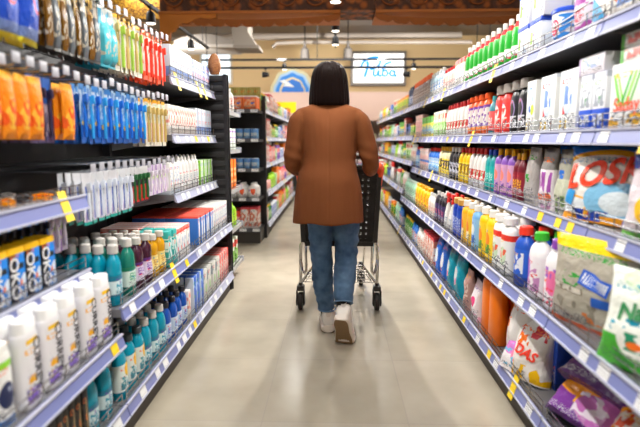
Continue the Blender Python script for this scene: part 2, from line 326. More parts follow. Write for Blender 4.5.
bottle('yellow_red_cap_bottle', .075, .055, .25, '#f0c81f', '#d62f2c', ('#f5dc4a', (('t',0,1,.3,.9,4,5,.5,'#9c7a20'),)), 'shoulder', caph=.14, desc='cleaner_bottle')
bottle('yellow_yellow_cap_bottle', .075, .055, .25, '#ece3b8', '#efb81e', ('#f5dc4a', (('t',0,1,.3,.9,4,5,.5,'#3c3c34'),)), 'shoulder', caph=.14, desc='cleaner_bottle')
bottle('black_cleaner_bottle', .075, .055, .25, '#232228', '#ece9e4', ('#31303a', (('t',0,1,.2,.9,4,6,.5,'#cfcfe0'),)), 'shoulder', caph=.14, desc='cleaner_bottle')
bottle('blue_cleaner_bottle', .08, .06, .24, '#2f6fc4', '#d8392f', ('#7db8e8', (TX(W),)), 'waist', desc='cleaner_bottle')
carton('pink_flat_carton', .10, .07, .12, '#f2b9b4', (TX('#d96a72'), ('r',0,1,0,.2,W)), 'carton')
carton('pink_white_carton', .10, .07, .22, '#f4d9d6', (TX('#d96a72'), ('r',0,1,.4,.5,'#3f79c8')), 'carton')
# fourth
bag('beige_refill_bag', .34, .11, .30, '#b5ae9f', (('r',0,1,.86,1,'#f2cf1f'), ('t',.1,.9,.08,.3,7,4,.56,'#8f887a'), ('r',.05,.5,.38,.46,'#8a8273'), ('t',.06,.48,.39,.45,9,9,.5,'#d5cfc2'), ('r',0,1,0,.05,'#c9603c'), ('t',.5,.9,.1,.2,9,9,.5,'#c87b46')), 6,
    [(None, (.11,.05), '#2f62c8', .12, .56, .25, 'blue_badge'), (None, (.095,.034), '#e9eef8', .12, .56, .25, 'badge_panel'), (None, (.06,.03), '#2a5cb0', .2, .36, .0, 'lower_badge')], 'detergent_bag')
bag('green_white_bag', .30, .12, .27, '#f0f4ea', (('e',.2,.1,.5,.22,'#4aa83a'), ('e',.8,.2,.4,.2,'#63b64c'), ('e',.5,.3,.25,.17,'#f3f6ee'), ('e',.45,.9,.3,.12,'#d5e6c4'), ('t',.3,.7,.2,.38,9,9,.52,'#2f8a68'), ('e',.42,.26,.07,.04,'#ef7a30')), 8,
    [('Nature', .062, '#3d8a58', 0, .62, -.2, 'lettering'), (None, (.06,.045), '#cc2c30', .30, .86, 0, 'red_badge')], 'detergent_bag')
bottle('purple_cap_jug', .12, .075, .27, '#f0edf0', '#8a4bae', ('#f4eef3', (('e',.7,.6,.3,.3,'#e77aa8'), ('t',.05,.8,.05,.45,4,5,.5,'#e2405e'), ('t',.1,.9,.7,.95,5,5,.56,'#9a5cc0'))), 'shoulder', capr=.028, caph=.13, labz=(.05,.62), desc='detergent_jug')
bottle('green_cap_jug', .12, .075, .27, '#f2f0f2', '#3fb235', ('#f4eef4', (('e',.25,.6,.2,.35,'#9b63c4'), ('t',.3,.95,.1,.7,4,6,.52,'#c98ac0'))), 'shoulder', capr=.028, caph=.12, labz=(.05,.62), desc='detergent_jug')
bottle('blue_red_cap_jug', .11, .075, .26, '#2a56b4', '#e8402c', ('#2f66cc', (('t',.1,.9,.3,.9,4,5,.5,'#e9eef8'), ('r',0,1,0,.2,'#1f3f94'))), 'shoulder', capr=.03, caph=.14, labz=(.05,.62), desc='detergent_jug')
bottle('white_red_band_bottle', .11, .07, .27, '#f3f2ef', '#f2f0ee', (W, (('r',0,1,.84,1,'#e2402f'), ('e',.5,.4,.3,.26,'#cfe5c6'), ('t',.2,.8,.25,.6,5,5,.5,'#e86a4a'))), 'straight', capr=.035, caph=.13, labz=(.06,.7), desc='detergent_bottle')
bottle('yellow_white_cap_bottle', .10, .065, .27, '#f2c61d', '#f1efe8', ('#f6d43a', (('e',.5,.55,.3,.24,'#ef8e26'), ('t',.2,.8,.1,.4,5,5,.5,'#5f9a3c'))), 'straight', capr=.026, caph=.13, labz=(.1,.7), desc='softener_bottle')
bottle('sky_blue_bottle', .09, .06, .26, '#7db4e6', '#f2efe9', ('#9cc8ee', (('e',.5,.6,.28,.2,'#eef6fc'), ('t',.2,.8,.1,.4,5,5,.5,'#3f72c4'))), 'straight', capr=.024, caph=.13, labz=(.1,.7), desc='softener_bottle')
bottle('amber_white_cap_bottle', .09, .06, .26, '#f0b62a', '#f2efe9', ('#f4c64a', (('e',.5,.55,.28,.24,'#e88a2c'), ('t',.2,.8,.1,.4,5,5,.5,'#fff3cf'))), 'straight', capr=.024, caph=.13, labz=(.1,.7), desc='softener_bottle')
bottle('royal_blue_bottle', .095, .06, .26, '#1f3fa6', '#c79a55', ('#2a52c0', (TX('#c8d6f6'),)), 'straight', captype='wide', caph=.1, labz=(.1,.7), desc='softener_bottle')
bottle('white_trigger_bottle', .09, .05, .22, '#eceae6', '#d8322c', ('#f3f1ee', (TX('#a9b4c6'),)), 'teardrop', captype='spray', labz=(.1,.55), desc='trigger_spray')
bottle('black_violet_bottle', .08, .055, .24, '#2b2733', '#efece8', ('#4d3d70', (TX('#d36a8c'),)), 'shoulder', desc='cleaner_bottle')
bottle('yellow_jug', .11, .07, .22, '#f4b81f', '#f2b41c', ('#f8cf3c', (('t',0,1,.2,.8,5,5,.56,'#ea7a1e'),)), 'straight', capr=.026, desc='detergent_jug')
bottle('mint_bottle', .10, .065, .22, '#a9e0c4', '#d7efe3', ('#d8f2e2', (TX('#57b48c'),)), 'waist', desc='cleaner_bottle')
bottle('lime_bottle', .09, .06, .2, '#a4d830', '#8cc21e', ('#c8ea5a', (TX('#4a9a2c'),)), 'shoulder', desc='cleaner_bottle')
carton('white_blue_stack', .11, .08, .17, '#eef1f6', (('t',0,1,.1,.9,5,7,.5,'#3d64c0'),), 'carton')
# bottom
bag('purple_orange_bag', .34, .14, .24, '#7a3a96', (('e',.35,.7,.4,.34,'#f3a02c'), ('e',.3,.75,.26,.2,'#f7e6da'), ('t',.1,.6,.6,.9,8,6,.5,'#e05a3c'), ('e',.7,.3,.3,.24,'#c778c0'), ('t',.4,1,.1,.5,7,7,.55,'#efe2f2'), ('r',0,1,0,.06,'#4a2060')), 9, None, 'detergent_bag')
bag('violet_lime_bag', .33, .13, .22, '#54266e', (('e',.4,.6,.34,.3,'#e9e2f0'), ('e',.4,.6,.22,.2,'#e85a30'), ('t',.1,.9,.3,.85,8,5,.52,'#f0a848'), ('e',.85,.45,.2,.1,'#9ad23a')), 10, None, 'detergent_bag')
carton('plain_blue_box', .05, .07, .30, '#2b55bd', (('r',0,1,.0,.1,'#234798'), ('t',.1,.9,.5,.8,6,6,.6,'#3f6bd0')), 'carton')
bag('leaf_bag', .20, .12, .30, '#eef1e6', (('d',-1.2,-.3,-.15,'#4d9a34'), ('d',-1.2,-.05,.12,'#6db648'), ('d',-1.2,.3,.42,'#3f8a2c'), ('d',-1.2,.55,.7,'#7cc05a'), ('r',0,1,0,.16,'#f2efe6')), 11, None, 'refill_bag')
bag('red_letter_bag', .20, .12, .26, '#f4f0ea', (('r',0,1,.75,1,'#f3f3ee'), ('t',.2,.9,.7,.95,6,5,.5,'#cc3140'), ('t',0,1,.02,.25,5,4,.5,'#f2c11f')), 12, [('DAS', .06, '#e8442c', 0, .45, .15, 'lettering')], 'refill_bag')
bag('pink_flower_bag', .17, .10, .19, '#f3eef3', (('e',.35,.55,.22,.2,'#d98ad0'), ('e',.62,.4,.16,.16,'#ef8fae'), ('t',0,1,.1,.9,6,6,.6,'#7fbfe0')), 13, None, 'refill_bag')
bag('white_tall_bag', .19, .13, .335, '#e6e3e1', (('r',0,.12,0,1,'#e05a6c'), ('t',0,.25,.1,.9,6,8,.5,'#d8344a')), 14, None, 'refill_bag', bumpv=.15)
bottle('orange_jug', .12, .08, .30, '#ee7d18', '#e86a12', None, 'tall', e=2.8, captype='wide', caph=.04, desc='detergent_jug')
bag('pink_dot_bag', .15, .09, .22, '#f1e7ec', (('e',.5,.45,.17,.14,'#ec4f8c'), ('r',0,1,.82,1,'#cdb8c4'), ('t',0,1,0,.2,5,4,.5,'#e7a6c0')), 15, None, 'refill_bag')
bag('brown_pouch', .12, .08, .24, '#b9918a', (TX('#e6cfc6'),), 16, None, 'refill_bag')
bag('teal_pouch', .18, .10, .29, '#159ab4', (('e',.3,.45,.3,.22,'#cfe8ec'), ('t',.1,.6,.3,.6,6,6,.5,'#e08ab4'), ('r',0,1,.85,1,'#1277a8')), 17, None, 'refill_bag')
bag('blue_pouch', .16, .09, .28, '#2f6fd0', (('e',.5,.5,.25,.2,'#e8eef8'), ('r',0,1,.88,1,'#1d4ea8')), 18, None, 'refill_bag')
carton('rosy_carton', .10, .08, .24, '#e8dcd6', (('t',0,1,.1,.9,4,5,.54,'#c87a66'), ('r',0,1,.9,1,'#b83a44')), 'carton')
bottle('small_green_bottle', .07, .05, .2, '#3d8a3c', '#efc63c', ('#6cb64a', (TX(W),)), 'shoulder', desc='cleaner_bottle')
bottle('small_blue_bottle', .07, .05, .2, '#3c78c8', '#2f7fd0', ('#c9d8ee', (TX('#d6434a'),)), 'shoulder', desc='cleaner_bottle')
carton('dark_carton', .11, .08, .17, '#3a3634', (TX('#c9c4ba'), ('r',0,1,.8,1,'#7a2c30')), 'carton')
bottle('white_small_bottle', .07, .05, .2, '#efeeea', '#f4f4f0', ('#f5e9e0', (TX('#d06a5a'),)), 'shoulder', desc='cleaner_bottle')
# left side
bottle('teal_mouthwash', .075, .05, .235, '#12a5c2', '#cfcac4', ('#d9eef0', (('r',0,1,.75,1,'#17738c'), TX('#2a9ab2', .1, .6), ('r',0,1,0,.1,'#0f6c84'))), 'shoulder', capr=.02, caph=.14, labz=(.16,.5), trans=.25, rough=.12, desc='mouthwash_bottle')
bottle('green_mouthwash', .075, .05, .235, '#2a8a78', '#d6d1ca', ('#dcefe4', (TX('#2f9a6c'), ('r',0,1,.8,1,'#1c7a5a'))), 'shoulder', capr=.02, caph=.14, labz=(.16,.5), trans=.25, rough=.12, desc='mouthwash_bottle')
bottle('purple_mouthwash', .075, .05, .225, '#4c2438', '#cfcac4', ('#ddd0e4', (TX('#6a3aa0'), ('r',0,1,.8,1,'#5c2f7a'))), 'waist', capr=.02, caph=.13, labz=(.16,.5), trans=.2, rough=.12, desc='mouthwash_bottle')
bottle('yellow_mouthwash', .07, .05, .205, '#e0a826', '#d2cdc4', ('#f2dc90', (TX('#b07a18'),)), 'waist', capr=.02, caph=.13, labz=(.16,.5), trans=.2, rough=.12, desc='mouthwash_bottle')
bottle('blue_mouthwash', .07, .05, .22, '#1c56b0', '#2a2c34', ('#cfe0f4', (TX('#2456b8'),)), 'shoulder', capr=.018, caph=.13, labz=(.16,.5), trans=.15, rough=.12, desc='mouthwash_bottle')
bottle('teal_yellow_tag_bottle', .075, .05, .235, '#12a5c2', '#3a4448', ('#e8f2ee', (('e',.7,.75,.3,.28,'#f2c41c'), TX('#4a9aa8', .05, .55))), 'shoulder', capr=.02, caph=.12, labz=(.16,.62), trans=.25, rough=.12, desc='mouthwash_bottle')
carton('teal_carton', .055, .05, .18, '#3aa9a4', (('t',0,1,.2,.8,4,6,.5,'#dff0ee'),), 'carton')
TP = (('r',0,1,.84,.985,'#dd4a3c'), ('t',0,1,.9,1,5,2,.52,'#e8a49a'), ('t',.1,.9,.2,.7,4,7,.56,'#b8c4d6'))
carton('red_top_carton', .055, .2, .17, '#f1efec', TP, 'toothpaste_box')
carton('blue_white_carton', .05, .2, .175, '#eef0f2', (('r',0,.35,0,1,'#3b78c6'), ('t',.3,1,.1,.9,3,7,.52,'#93b6de'), ('r',0,1,.93,1,'#e56050')), 'toothpaste_box')
carton('white_carton_tall', .05, .18, .18, '#f0eeea', (('t',.1,.9,.1,.9,4,8,.55,'#9cb8d8'), ('r',0,1,0,.12,'#cfd6e0')), 'toothpaste_box')
carton('white_rose_carton', .048, .12, .17, '#f1ece6', (('t',0,1,.3,.95,3,6,.52,'#df9a92'), ('r',0,1,0,.2,'#d9d0c6')), 'toothpaste_box')
carton('cream_carton', .05, .12, .17, '#e9dcb8', (('t',0,1,.3,.95,3,6,.52,'#c8a35c'),), 'toothpaste_box')
carton('blue_slim_carton', .04, .12, .175, '#4a6cc2', (('r',0,.3,0,1,'#e9edf5'), ('t',0,1,.2,.8,3,8,.55,'#dfe6f6')), 'toothpaste_box')
carton('white_slim_box', .045, .12, .185, '#d3d9e4', (('r',.6,1,0,1,'#cfd9ea'), ('t',0,1,.05,.35,3,5,.5,'#7f97cc')), 'toothpaste_box')
carton('lime_edge_carton', .045, .10, .17, '#e9f0e6', (('r',0,.4,0,1,'#8ac83a'), ('t',.4,1,.1,.9,3,6,.52,'#b48ad0')), 'carton')
bottle('white_lotion_bottle', .06, .045, .215, '#f0efec', '#efeeea', (W, (TX('#a6aeb8'),)), 'straight', captype='duck', caph=.14, desc='lotion_bottle')
carton('blue_tall_carton', .07, .05, .22, '#2d68c8', (('r',0,.2,0,1,'#d6e2f4'), ('t',.2,1,.2,.8,3,6,.58,'#9fc0ee')), 'carton')
carton('grey_white_carton', .09, .15, .20, '#dcdbd4', (('e',.6,.4,.2,.15,'#a6cf8a'), ('t',0,1,.6,.9,4,5,.53,'#9aa4aa')), 'carton')
carton('red_carton', .06, .15, .20, '#dc4236', (('r',.0,.3,0,1,'#f0d8d2'), TX('#f4e6e0')), 'carton')
carton('black_gold_carton', .035, .12, .2, '#191512', (('r',.6,.75,0,.85,'#b59a68'), ('t',0,.5,.3,.9,3,6,.6,'#4a3f34')), 'slim_carton')
carton('okoa_carton', .075, .16, .165, '#1c86dc', (('r',0,.45,0,1,'#191a20'), ('t',.5,1,.05,.5,4,6,.52,'#dfe9f6'), ('r',.55,.9,.6,.7,'#16161a'), ('r',0,1,.88,1,'#f6c010')), 'carton', extra=('OKO', .055, '#f2f2f2', PI/2, (-.22, .45)))
bottle('white_shampoo', .086, .048, .225, '#ecebee', '#f6f6f6', (('#efedf1'), (('r',.2,.8,.93,1,'#f3c516'), ('t',.1,.6,.4,.8,5,12,.62,'#c3bfd4'), ('t',.1,.95,.03,.26,6,4,.45,'#8c6cc8'))), 'tall', e=3.2, captype='wide', caph=.17, labz=(.04,.86), desc='shampoo_bottle')
me = text_mesh('CURREY', .040, mat('#2c2c34', .5), 0, .0004); me.transform(Matrix.Rotation(PI/2, 4, 'Y')); me.transform(Matrix.Translation((.016, -.0256, .118)))
P['white_shampoo']['parts'].append(('lettering', me, None))
bottle('nivel_bottle', .075, .05, .21, '#f0efea', '#f2f1ee', (W, (('r',0,1,.86,.96,'#8fcf3c'), ('e',.5,.45,.38,.2,'#1e2a54'), ('t',.2,.8,.35,.55,7,5,.55,'#c9d2ea'), ('r',0,1,0,.12,'#2f6cb0'))), 'tall', e=2.6, captype='wide', caph=.12, labz=(.04,.88), desc='lotion_bottle')
hang('orange_pouch_pack', .062, .19, '#f39418', (('e',.5,.35,.4,.2,'#f9c24a'), ('t',0,1,.2,.6,5,6,.52,'#e8601c'), ('r',0,1,.88,1,'#f7b02a')), None, .02, 'pouch')
hang('blue_pouch_pack', .12, .23, '#0f4ab8', (('e',.6,.55,.22,.16,'#d8344a'), ('e',.62,.55,.17,.12,'#2a6fd6'), ('r',0,1,.06,.2,'#6f84b8'), ('r',0,1,0,.07,'#e8dc3a'), ('t',.1,.9,.62,.9,4,5,.52,'#e6e2ea'), ('r',0,1,.92,1,'#e8dc3a')), None, .03, 'pouch')
hang('blue_toothbrush_pack', .037, .2, '#3f86c8', (('r',0,1,0,.3,'#1b5cae'), ('e',.5,.34,.28,.04,'#f2c41c'), ('t',0,1,.4,.9,3,6,.5,'#cfe4f4')), '#1f6fd0')
hang('navy_toothbrush_pack', .037, .2, '#5a4f78', (('r',0,1,.6,1,'#3f6fc0'), ('t',0,1,.1,.6,3,8,.5,'#c8b8c8')), '#3a2f4c')
hang('sky_toothbrush_pack', .037, .205, '#a9c9e2', (('r',0,1,0,.34,'#16539c'), ('e',.5,.30,.3,.045,'#f2c41c'), ('r',0,1,.34,.44,'#5fa8dc'), ('t',0,1,.5,.95,3,7,.48,'#3b7cc0')), '#3aa0e0')
hang('gold_pack', .038, .22, '#1c1712', (('r',.35,.65,.1,.8,'#9a6c20'), ('t',0,1,.45,1,4,7,.48,'#d8b468')), '#6e4c16', .009, 'bulge')
hang('silver_pack', .038, .22, '#241e1a', (('r',.3,.7,.1,.7,'#b9bfc4'), ('t',0,1,.7,1,4,5,.52,'#a99a80')), '#5f666c', .009, 'bulge')
hang('multi_pack', .06, .22, '#e6e6de', (('r',0,1,.4,.55,'#e0352c'), ('r',0,1,0,.2,'#1f97a8'), ('t',0,1,.6,.95,4,5,.5,'#52b0d0')), '#5cc0ce', .02, 'bulge')
hang('rose_toothbrush_pack', .036, .22, '#e9e4d4', (('r',0,1,.93,1,'#f0b428'), ('r',.5,1,.1,.5,'#d0504c'), ('t',0,1,.5,.9,3,6,.5,'#c9d8b8')), '#c8b070')
hang('lime_toothbrush_pack', .036, .22, '#e9e4d4', (('r',0,1,.93,1,'#f0b428'), ('r',.4,1,.1,.5,'#b6d25c'), ('t',0,1,.5,.9,3,6,.5,'#b8a0a8')), '#9ac04c')
hang('orange_toothbrush_pack', .042, .22, '#efe2d4', (('r',0,1,0,.18,'#ee5a2c'), ('t',0,1,.3,.9,3,5,.56,'#e8552c'), ('r',0,1,.9,1,'#f06a2a')), '#e8432c')
hang('white_blue_pack', .042, .18, '#edeef2', (('r',.35,.6,.1,.75,'#5574c4'), ('t',0,1,.0,.4,3,5,.5,'#c9b8d8'), ('r',0,1,0,.06,'#3aaca0')), '#dfe6f2')
hang('red_comb_pack', .045, .16, '#34303a', (('r',.2,.8,.05,.5,'#d8362f'), ('r',0,1,.8,1,'#e8e8ea')), '#2a6c3c')
hang('black_blue_pack', .045, .14, '#1b2036', (('r',.55,1,0,.9,'#2484dc'),), '#141829')
hang('lilac_pack', .045, .14, '#e8dcee', (('r',0,.3,0,1,'#b48ad0'), ('t',0,1,.3,.8,3,5,.52,'#d8e8b8')), '#f0e6f2')

carton('orange_small_box', .10, .08, .24, '#ee7d18', (('t',0,1,.2,.8,5,5,.55,'#f6c08a'),))
# ------------------------------------------------------------------ placing
FARY = 4.3
def place(pn, loc, rz, label, group, tilt=None, far=False):
    p = P[pn]; single = far or len(p['parts']) == 1
    if single:
        o = bpy.data.objects.new(p['kind'], p['joined'])
    else: o = bpy.data.objects.new(p['kind'], None); o.empty_display_size = .03
    COL.objects.link(o); o.location = loc; o.rotation_euler = (tilt[0] if tilt else 0, tilt[1] if tilt else 0, rz); tag(o, label, p['cat'], group)
    if not single:
        for n, me, l in p['parts']:
            c = bpy.data.objects.new(n, me); COL.objects.link(c); c.parent = o
            if l: c['label'] = l
    return o
def Yp(px, X, h):
    zc = X*F/abs(px-VX); return (zc-h*ST)/CT
def fill(side, z, xf, entries, h, shelf_phrase, maxy=99, miny=0, dx=.03, backfill=True):
    """entries: (px_near_edge, proto, deep, stack, description); the last holds only the closing px"""
    z += .043+.001
    ys = [Yp(e[0], xf+dx, h) for e in entries]
    for i, e in enumerate(entries[:-1]):
        pn, deep, stack, desc = e[1:5]
        p = P[pn]; y0, y1 = max(ys[i], miny), min(ys[i+1], maxy)
        if y1 <= y0: continue
        n = max(1, int(round((y1-y0)/(p['w']*(1.32 if p['cat'] == 'bottle' else 1.07))))); pitch = (y1-y0)/n
        if pitch < p['w']*.99: n = max(1, n-1); pitch = (y1-y0)/n
        label = '%s on %s' % (desc, shelf_phrase); grp = label if (n*deep*stack > 1) else None
        for a in range(n):
            yc = y0+(a+.5)*pitch
            for b in range(deep if yc < 7.5 else 1):
                for c in range(stack):
                    x = xf+dx+p['d']/2+b*(p['d']+.006)+R.uniform(0, .006)
                    yy = yc+R.uniform(-1, 1)*max(0, (pitch-p['w'])*.3)
                    o = place(pn, (side*x, yy, z+c*(p['h']+.001)), (-side)*PI/2+R.uniform(-.06, .06)*(0 if p['cat'] == 'box' else 1), label, grp, far=yc > FARY)
    return

STEEL = mat('#b9bcc0', .25, 1); BLACK = mat('#17171a', .5); RAIL = mat('#7f87bd', .35); LIP = mat('#c6c9dc', .35); SHELF = mat('#77777c', .4, .3)
WT = pmat('#f2f3f5', (('t',.1,.9,.2,.8,5,4,.56,'#5a5a66'),), .5); YT = pmat('#f7d531', (('t',.1,.9,.2,.7,5,4,.58,'#6a5a20'),), .5)
TAGM = pmat('#b0b0b9', (('t',.1,.9,.2,.8,5,4,.52,'#77778a'),), .4)
def gondola(side, y0, y1, levels, top, label, group=None, xb=1.30, tagstep=.2, fences=True, lip='#c6c9dc', seed=0, rail=None, backcol='#1b1a1c', hooks=()):
    rr = random.Random(seed); yc = (y0+y1)/2; loc = (side*(xb-.2), yc, 0)
    g = empty('shelf_unit', loc, label, 'shelving', group)
    S = lambda a, b: (min(side*a, side*b), max(side*a, side*b))
    m = MB(); a, b = S(xb-.01, xb+.02); m.box(a, b, y0+.002, y1-.002, .02, top)
    k = 0
    while .14+k*.1 < top: m.box(*S(xb-.014, xb-.008), y0+.01, y1-.01, .14+k*.1, .146+k*.1); k += 1
    m.build('back_panel', mat(backcol, .55), g, loc)
    for yy in (y0+.003, y1-.023):
        m = MB(); m.box(*S(xb-.05, xb-.012), yy, yy+.02, 0, top)
        m.build('upright', BLACK, g, loc)
    bx = min(l[1] for l in levels)
    MB().box(*S(bx+.03, xb), y0+.001, y1-.001, 0, levels[-1][0]+.01 if levels[-1][0] < .2 else .1).build('base_plinth', mat('#463f3b', .6), g, loc)
    for z, xf, *opt in levels:
        m = MB(); m.box(*S(xf+.012, xb-.012), y0+.003, y1-.003, z+.012, z+.043)
        for yy in (y0+.004, y1-.010): m.prism([(side*(xf+.03), z+.01), (side*(xb-.02), z-.05), (side*(xb-.02), z+.012)], yy, yy+.005)
        sh = m.build('shelf', SHELF, g, loc)
        m = MB(); ya, yb = y0+.004, y1-.004
        m.prism([(side*(xf-.004), z), (side*(xf+.008), z), (side*(xf+.018), z+.048), (side*(xf+.010), z+.048)], ya, yb)
        rl = m.build('price_rail', rail or RAIL, sh, loc)
        m = MB(); m.box(*S(xf-.007, xf-.002), ya, yb, z-.003, z+.004); m.box(*S(xf+.003, xf+.011), ya, yb, z+.044, z+.051); m.build('rail_lip', LIP, sh, loc)
        yy = y0+rr.uniform(.03, .12)
        while yy < y1-.09:
            yel = rr.random() < .17; w = .05 if yel else rr.choice((.05, .06, .06)); zz0, zz1 = (-.025, .075) if (yel and rr.random() < .35) else (.006, .042)
            q = MB(); f = lambda zz: xf-.004+.0146*(zz/.048)-.0022
            q.loft([[Vector((side*f(zz0), yy, z+zz0)), Vector((side*f(zz0), yy+w, z+zz0)), Vector((side*(f(zz0)+.001), yy+w, z+zz0)), Vector((side*(f(zz0)+.001), yy, z+zz0))],
                    [Vector((side*f(zz1), yy, z+zz1)), Vector((side*f(zz1), yy+w, z+zz1)), Vector((side*(f(zz1)+.001), yy+w, z+zz1)), Vector((side*(f(zz1)+.001), yy, z+zz1))]])
            pl = q.build('price_label', YT if yel else WT, sh, loc)
            yy += w+rr.uniform(.35, 1.6)*tagstep
        if fences and not (opt and opt[0] == 'nofence'):
            m = MB(); r = .0022 if yc < 4 else .0024
            for q in (.056, .078, .100): m.tube([(side*(xf+.016), y0+.02, z+q), (side*(xf+.016), y1-.02, z+q)], r, 5)
            t = y0+.02
            while t < y1-.01: m.tube([(side*(xf+.016), t, z+.045), (side*(xf+.016), t, z+.101)], r, 5); t += (y1-y0-.04)/8
            m.build('wire_fence', STEEL, sh, loc)
    for hz, pitch, ystart, yend, xh in hooks:
        t = ystart; m0 = MB(); m0.box(*S(xb-.03, xb-.012), ystart-.02, yend+.02, hz-.015, hz+.012).build('hook_bar', mat('#3a3a3e', .4, .6), g, loc)
        while t < yend:
            m = MB(); m.tube([(side*(xb-.02), t, hz), (side*(xh+.01), t, hz), (side*xh, t, hz+.006)], .0022, 6)
            m.tube([(side*(xb-.02), t, hz+.03), (side*(xh-.004), t, hz+.03)], .0018, 6)
            hk = m.build('peg_hook', STEEL, g, loc)
            m = MB(); dz = rr.uniform(-.012, .008); m.box(*S(xh-.007, xh-.004), t-.019, t+.019, hz+dz, hz+.03+dz, .0008); m.build('price_label', TAGM, hk, loc)
            t += pitch
    return g
def hangrow(hz, xh, y0, y1, pitch, pn, deep, label, side=-1):
    t = y0; n = 0
    while t < y1:
        for k in range(deep):
            place(pn, (side*(xh+.025+k*(P[pn]['d']+.014)), t, hz-.006), -side*PI/2+R.uniform(-.22, .22), label, label)
        t += pitch

# ------------------------------------------------------------------ setting
def tilemat():
    m = bpy.data.materials.new('stone tiles'); m.use_nodes = True; nt = m.node_tree; N = nt.nodes; L = nt.links; b = N['Principled BSDF']
    tc = N.new('ShaderNodeTexCoord'); mp = N.new('ShaderNodeMapping'); mp.inputs['Location'].default_value = (.30, -1.955+.61*4, 0)
    br = N.new('ShaderNodeTexBrick'); br.offset = 0; br.inputs['Scale'].default_value = 1; br.inputs['Brick Width'].default_value = .61; br.inputs['Row Height'].default_value = .605
    br.inputs['Mortar Size'].default_value = .002; br.inputs['Mortar Smooth'].default_value = .1
    br.inputs['Color1'].default_value = lin('#aba291'); br.inputs['Color2'].default_value = lin('#a69d8b'); br.inputs['Mortar'].default_value = lin('#a0978a')
    L.new(tc.outputs['Object'], mp.inputs[0]); L.new(mp.outputs[0], br.inputs['Vector'])
    n1 = N.new('ShaderNodeTexNoise'); n1.inputs['Scale'].default_value = 3.3; n1.inputs['Detail'].default_value = 4; L.new(tc.outputs['Object'], n1.inputs['Vector'])
    r = N.new('ShaderNodeMapRange'); r.inputs['From Min'].default_value = .3; r.inputs['From Max'].default_value = .7; r.inputs['To Min'].default_value = .86; r.inputs['To Max'].default_value = 1.08; L.new(n1.outputs['Fac'], r.inputs[0])
    mx = N.new('ShaderNodeVectorMath'); mx.operation = 'SCALE'; L.new(br.outputs['Color'], mx.inputs[0]); L.new(r.outputs[0], mx.inputs['Scale']); L.new(mx.outputs[0], b.inputs['Base Color'])
    r2 = N.new('ShaderNodeMapRange'); r2.inputs['To Min'].default_value = .17; r2.inputs['To Max'].default_value = .26; L.new(n1.outputs['Fac'], r2.inputs[0]); L.new(r2.outputs[0], b.inputs['Roughness'])
    bp = N.new('ShaderNodeBump'); bp.inputs['Strength'].default_value = .3; bp.inputs['Distance'].default_value = .002; bp.invert = True; L.new(br.outputs['Fac'], bp.inputs['Height']); L.new(bp.outputs[0], b.inputs['Normal'])
    return m
struct(MB().box(-7, 7, -3, 14.2, -.1, 0).build('floor', tilemat(), smooth=False))
struct(MB().box(-7, 7, -3, 14.2, 3.95, 4.05).build('ceiling', mat('#8f867c', .8), smooth=False))
struct(MB().box(-7, 7, -3.15, -3, 0, 3.95).build('wall_front', mat('#cbb999', .8), smooth=False))
struct(MB().box(-7, 7, 14.0, 14.2, 0, 3.95).build('wall_back', pmat('#ecd2a4', (), .8), smooth=False))
struct(MB().box(-7.15, -7, -3, 14.2, 0, 3.95).build('wall_left', mat('#cbb999', .8), smooth=False))
struct(MB().box(7, 7.15, -3, 14.2, 0, 3.95).build('wall_right', mat('#cbb999', .8), smooth=False))
# window high in the back wall, on the left
w = MB(); wx0, wx1, wz0, wz1 = -3.62, -2.86, 2.75, 3.62
for a, b, c, d in ((wx0-.06, wx1+.06, wz0-.06, wz0), (wx0-.06, wx1+.06, wz1, wz1+.06), (wx0-.06, wx0, wz0, wz1), (wx1, wx1+.06, wz0, wz1)): w.box(a, b, 13.93, 14.0, c, d)
w = struct(w.build('window_1', mat('#e8e2d4', .5)))
g = MB().box(wx0, wx1, 13.96, 13.985, wz0, wz1).build('window_pane', mat('#dfeef8', .3, emit=1.1), w)

# ------------------------------------------------------------------ gondolas
RX, RB = .872, .757
RL = [(1.506, RX), (1.15, RX), (.82, RX), (.495, RB), (.105, RB)]
names_r = ['nearest', 'second', 'third', 'fourth', 'fifth', 'sixth', 'seventh', 'eighth', 'ninth', 'farthest']
for i in range(10):
    y0 = .736+i
    lv = RL if i < 5 else [(1.506+.0, RX), (1.17, RX), (.88, RX), (.56, RB+.02), (.105, RB)]
    gondola(1, y0, y0+1, lv, 1.95 if i < 5 else 1.75, '%s dark shelf unit on the right of the aisle, full of cleaning products' % names_r[i], seed=20+i, tagstep=.14)
LU, LB = .895, .79
gondola(-1, .78, 1.78, [(.92, LU, 'nofence'), (.645, LU), (.393, LB), (.105, LB)], 1.95, 'nearest dark shelf unit on the left of the aisle, with hanging packs above shelves', seed=40, tagstep=.35,
        hooks=[(1.68, .075, .82, 1.76, LU), (1.37, .066, .82, 1.76, LU)])
gondola(-1, 1.78, 2.785, [(.49, LB), (.105, LB)], 1.95, 'middle dark shelf unit on the left of the aisle, holding mouthwash under hanging packs', seed=41, tagstep=.1,
        hooks=[(1.68, .075, 1.82, 2.74, LU), (1.37, .066, 1.82, 2.74, LU), (1.045, .07, 1.82, 2.74, LU)])
gondola(-1, 2.785, 3.79, [(1.47, LU), (1.15, LU), (.813, LU), (.49, LB), (.105, LB)], 1.65, 'third dark shelf unit on the left of the aisle, beside the ribbed end panel', seed=42, tagstep=.1, rail=mat('#b4b8d2', .35))

